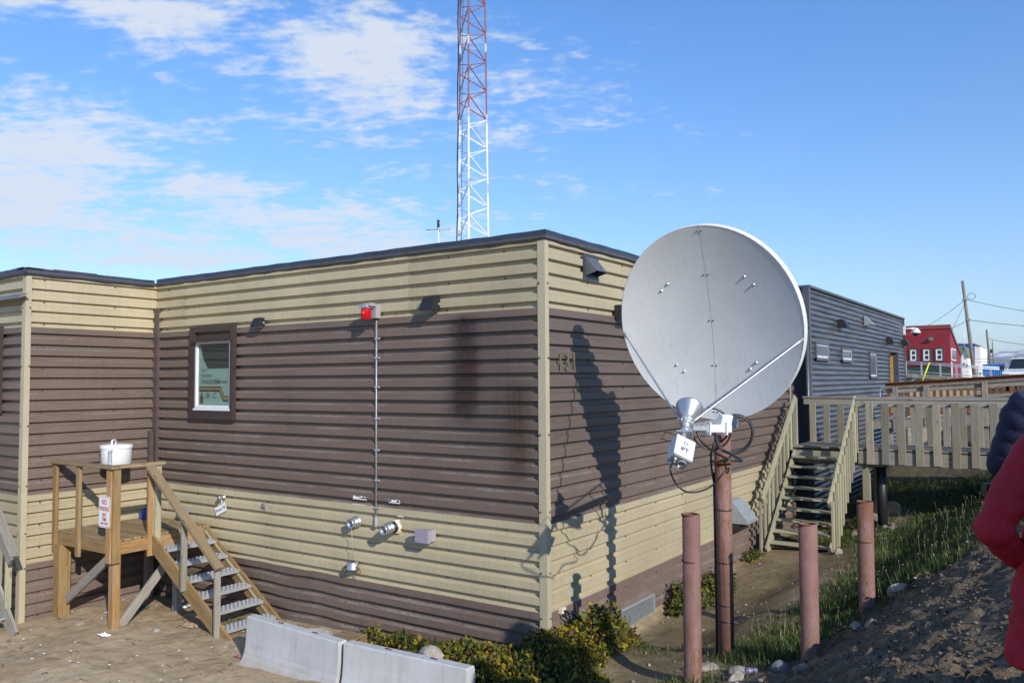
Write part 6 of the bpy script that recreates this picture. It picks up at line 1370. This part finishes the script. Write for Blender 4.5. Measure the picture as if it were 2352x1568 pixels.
def grass():
    N_ = 230000; x = rng.uniform(-6,5.6,N_); y = rng.uniform(-2,13,N_)
    near_w = np.where(x > 1.0, 1.0, .6)
    k = rng.random(N_) < (grass_density(x,y)**1.3)*near_w; x, y = x[k], y[k]
    k = ~((x < .06) & (y > -.06)); x, y = x[k], y[k]
    gr = vnoise(x,y,2.2,91); ln = (.05+.13*gr**1.5*np.clip(grass_density(x,y),.25,1)+.05*rng.random(len(x)))*np.where(x < 1.2,.55,1.0); ln *= np.where(rng.random(len(x)) < .03, 1.9, 1.0)
    z = height(x,y)-.008; az_ = rng.random(len(x))*2*np.pi; lean = .25+.65*rng.random(len(x)); wd = .0028+.0025*rng.random(len(x))
    # clumps: neighbours lean away from a common centre
    dirv = np.stack([np.cos(az_),np.sin(az_),np.zeros(len(x))],1); sdv = np.stack([-np.sin(az_),np.cos(az_),np.zeros(len(x))],1); c = np.stack([x,y,z],1); upv = np.array([0,0,1.0])
    l1 = ln[:,None]; m1 = c+upv*l1*.55+dirv*(lean[:,None]*l1*.22); e = c+upv*l1*(.98-.35*lean[:,None])+dirv*(lean[:,None]*l1*.75); w2 = wd[:,None]
    V = np.stack([c-sdv*w2, c+sdv*w2, m1+sdv*w2*.8, m1-sdv*w2*.8, e], 1).reshape(-1,3); b = np.arange(len(x))*5
    F = np.concatenate([np.stack([b,b+1,b+2],1), np.stack([b,b+2,b+3],1), np.stack([b+3,b+2,b+4],1)])
    tone = np.clip(.42+.5*(vnoise(x,y,1.1,95)-.5)+rng.normal(0,.16,len(x))+(rng.random(len(x)) < .12)*.4, 0, 1)
    o = mesh_np('grass', V, F, np.repeat(tone,5), BLADE); tag(o, kind='stuff')
    # seed heads on long stalks
    k = rng.choice(np.where(x > 1.7)[0], 210, replace=False); mb = MB()
    for i in k:
        b_ = Vector((x[i],y[i],z[i])); tp_ = b_+Vector((rng.normal(0,.05),rng.normal(0,.05),.20+.14*rng.random())); mb.tube([b_, b_.lerp(tp_,.6), tp_], [.0016,.0014,.001], 3, False); mb.sphere(tp_, .0045, 5, 4, (1,1,2.4))
    tag(mb.build('seed_heads', simple('straw',(0.38,0.33,0.22),.8), None, fix=False), kind='stuff')
    k = rng.choice(np.where((x > 2.2) & (y > 1.5))[0], 110, replace=False); mb = MB()
    for i in k[:28]: mb.sphere((x[i],y[i],z[i]+.10+.08*rng.random()), .007, 6, 4)
    tag(mb.build('cotton_flowers', PAPER, None, fix=False), kind='stuff')
grass()

# ---------------------------------------------------------------- stones, clods and litter
def scatter(name, n, fpos, smin, smax, mat, seed):
    rs = np.random.default_rng(seed); bm = bmesh.new(); bmesh.ops.create_icosphere(bm, subdivisions=1, radius=1.0); base = np.array([v.co[:] for v in bm.verts]); fc = np.array([[v.index for v in f.verts] for f in bm.faces]); bm.free()
    x, y = fpos(rs, n); z = height(x,y); s_ = smin+(smax-smin)*rs.random(len(x))**3.2; V = []; 
    sc_ = np.stack([.7+.6*rs.random(len(x)), .7+.6*rs.random(len(x)), .45+.4*rs.random(len(x))],1)*s_[:,None]; a = rs.random(len(x))*6.28
    b = base[None]*(1+.28*rs.normal(size=(len(x),len(base),1)).clip(-1,1))*sc_[:,None,:]; ca, sa = np.cos(a)[:,None], np.sin(a)[:,None]
    bx_ = b[:,:,0]*ca-b[:,:,1]*sa; by_ = b[:,:,0]*sa+b[:,:,1]*ca; V = np.stack([bx_+x[:,None], by_+y[:,None], b[:,:,2]+(z+s_*.18)[:,None]],-1).reshape(-1,3)
    F = (fc[None]+(np.arange(len(x))*len(base))[:,None,None]).reshape(-1,3); o = mesh_np(name, V, F, np.repeat(rs.random(len(x)),len(base)), mat); tag(o, kind='stuff')
STONE = leaf_mat('loose_stones', [(0,(0.12,0.10,0.08)),(.5,(0.24,0.20,0.155)),(.85,(0.33,0.30,0.26)),(1,(0.48,0.46,0.43))], .9)
CLOD = leaf_mat('soil_clods', [(0,(0.09,0.072,0.053)),(1,(0.19,0.155,0.115))], .95)
scatter('gravel', 2600, lambda r, n: (r.uniform(-9.5,2.6,n), r.uniform(-3.5,10,n)), .006, .032, STONE, 11)
def bankpos(r, n):
    x = r.uniform(2.2,5.3,n*2); y = r.uniform(-4.2,6,n*2); k = (y < (x-2.3)*1.9) & (r.random(n*2) < .25+.75*vnoise(x,y,1.6,33)); return x[k][:n], y[k][:n]
scatter('bank_clods', 12000, bankpos, .003, .024, CLOD, 12); scatter('bank_stones', 170, bankpos, .006, .045, STONE, 13)
scatter('stair_rubble', 160, lambda r, n: (r.uniform(.5,2.2,n), r.uniform(8.6,11.0,n)), .02, .13, STONE, 14)
ROCKP = simple('pale_rock', (0.27,0.23,0.18), .9, var=.25, scale=9, bmp=.7, bscale=25); ROCKO = simple('ochre_rock', (0.36,0.27,0.15), .9, var=.3, scale=8, bmp=.7, bscale=22)
for (x, y, sx_, sy_, sz_, lab, mt) in (
    (.30,1.66,.15,.09,.07,'pinkish pale rock lying at the corner of the floor grate',ROCKP),(1.98,.10,.17,.10,.08,'pale rounded rock in the grass at the foot of the dish pole',ROCKP),
    (2.42,-.02,.20,.12,.09,'broad grey rock between the dish pole and the short right post',ROCK),(2.80,.05,.13,.10,.10,'dark blue grey rock beside the short right post',ROCKD),
    (2.50,-.38,.10,.08,.09,'grey rock beside the crushed can',ROCK),(3.08,-.14,.09,.07,.09,'pale angular rock leaning on the foot of the short right post',ROCKP),
    (3.62,2.3,.17,.13,.12,'brown rounded rock on the slope right of the farthest post',ROCK),(3.62,.55,.10,.08,.07,'egg shaped pale stone on the bare bank',ROCKP),
    (1.72,7.35,.10,.08,.10,'pale stone at the foot of the right stair rail',ROCKP),(1.95,11.3,.30,.24,.24,'ochre boulder under the boardwalk',ROCKO),(1.72,10.85,.20,.18,.22,'pale cream boulder under the boardwalk in front of the ochre one',ROCKP),
    (.75,8.9,.20,.16,.18,'grey boulder in the shade under the far stairs',ROCK),(3.35,1.0,.09,.07,.06,'small grey stone between the two right posts',ROCK),(-6.1,-1.35,.07,.06,.04,'small stone beside the front deck post',ROCK),(-7.55,-1.75,.09,.07,.05,'tan stone near the left deck post',ROCKP)):
    rock('rock', x, y, H(x,y)+sz_*.08, sx_, sy_, sz_, lab, mt, int(abs(x*100+y*37)), 'loose rocks on the ground', random.random()*3)
def crumple(name, x, y, s_, mat, label, cat='litter', seed=0):
    rs = np.random.default_rng(seed); n = 9; P = []
    for i in range(n):
        P.append([(x+s_*(i/(n-1)-.5)*2+rs.normal(0,.02)*s_*3, y+s_*.55*(j/(n-1)-.5)*2+rs.normal(0,.02)*s_*3, H(x,y)+.012+abs(rs.normal(0,.13))*s_) for j in range(n)])
    mb = MB(); mb.grid(P, False); o = mb.build(name, mat, None, fix=False)
    sm = o.modifiers.new('thick','SOLIDIFY'); sm.thickness = .002; tag(o, label, cat, 'litter in the yard')
crumple('paper_litter', -7.6,-1.2,.13, PAPER,'crumpled white paper under the deck by the left post',seed=1); crumple('paper_litter', -6.42,-1.98,.10, PAPER,'torn white paper lying in front of the deck corner post',seed=2)
crumple('paper_litter', -7.0,-.35,.12, PAPER,'white wrapper in the shade under the deck behind the brace',seed=3); crumple('plastic_litter', -7.45,-.75,.12, simple('teal_plastic',(0.05,0.10,0.10),.5),'dark teal plastic scrap under the deck',seed=4)
crumple('plastic_litter', -3.82,-1.60,.07, simple('pink_plastic',(0.30,0.10,0.15),.5),'pink and white wrapper at the left foot of the left barrier',seed=5)
rs2 = np.random.default_rng(77); mb = MB()
for i in range(150):
    x, y = (rs2.uniform(-8.5,-3), rs2.uniform(-3.2,-.2)) if i < 80 else (rs2.uniform(.4,5.0), rs2.uniform(-2.5,7))
    a = rs2.random()*6.28; ln = rs2.uniform(.03,.13); p = Vector((x,y,H(x,y)+.006)); d = Vector((math.cos(a),math.sin(a),.05))
    mb.tube([p-d*ln, p+Vector((rs2.normal(0,.01),rs2.normal(0,.01),.008)), p+d*ln], [.0022,.003,.0016], 4, False)
tag(mb.build('twigs', simple('dead_twig',(0.11,0.08,0.05),.9), None, fix=False), kind='stuff')
crumple('cardboard_litter', -5.85,-.95,.14, simple('cardboard',(0.34,0.25,0.16),.9),'flat torn cardboard between the deck and the steps',seed=6)
t = thing('crushed_can', 'crushed purple and silver drink can on the ground by the right post', 'can', (2.62,-.26,H(2.62,-.26)))
cz0 = H(2.62,-.26)+.035; mb = MB(); mb.lathe((2.56,-.29,cz0), (.9,.4,.05), [(0,0),(.004,.024),(0,.027),(.012,.033),(.05,.033),(.075,.026),(.10,.033),(.118,.027),(.118,0)], 16); mb.build('body', simple('purple_foil',(0.14,0.07,0.22),.35,metal=.4,dark=((0.6,0.6,0.62),.5),scale=30), t)
mb = MB(); mb.lathe((2.559,-.2905,cz0), (-.9,-.4,-.05), [(0,.027),(.003,.026),(0,.022),(-.004,.0)], 14); mb.build('rim', ALU, t)
rs = np.random.default_rng(44); mb = MB()
for i in range(46):
    x, y = rs.uniform(-9,-3.5), rs.uniform(-3.2,-.3); a = rs.random()*3.14; p = Vector((x,y,H(x,y)+.006)); d = Vector((math.cos(a),math.sin(a),0)); mb.tube([p-d*.016,p+d*.016], .0045, 5)
tag(mb.build('cigarette_ends', PAPER, None, fix=False), kind='stuff')
t = thing('plastic_bottle', 'clear drink bottle lying under the deck near the wall', 'bottle', (-6.9,-.3,H(-6.9,-.3)))
mb = MB(); mb.lathe((-7.05,-.22,H(-6.9,-.3)+.04), (1,-.35,.02), [(0,0),(0,.03),(.01,.036),(.15,.036),(.19,.018),(.21,.014),(.22,.014),(.22,0)], 14); mb.build('body', glossy('bottle_plastic',(0.45,0.5,0.5),.2), t)

# ---------------------------------------------------------------- haze over the inlet
mb = MB(); mb.box(-26000,26000,-26000,26000,-2.5,560)
m_, nt, bs = base_mat('haze_air'); nt.nodes.remove(bs); pv = N(nt, 'ShaderNodeVolumePrincipled'); pv.inputs['Color'].default_value = (0.86,0.91,0.97,1); pv.inputs['Density'].default_value = 6.0e-5; pv.inputs['Anisotropy'].default_value = 0.1
L(nt, pv.outputs[0], nt.nodes['Material Output'].inputs['Volume'])
tag(mb.build('haze', m_, None), kind='stuff')
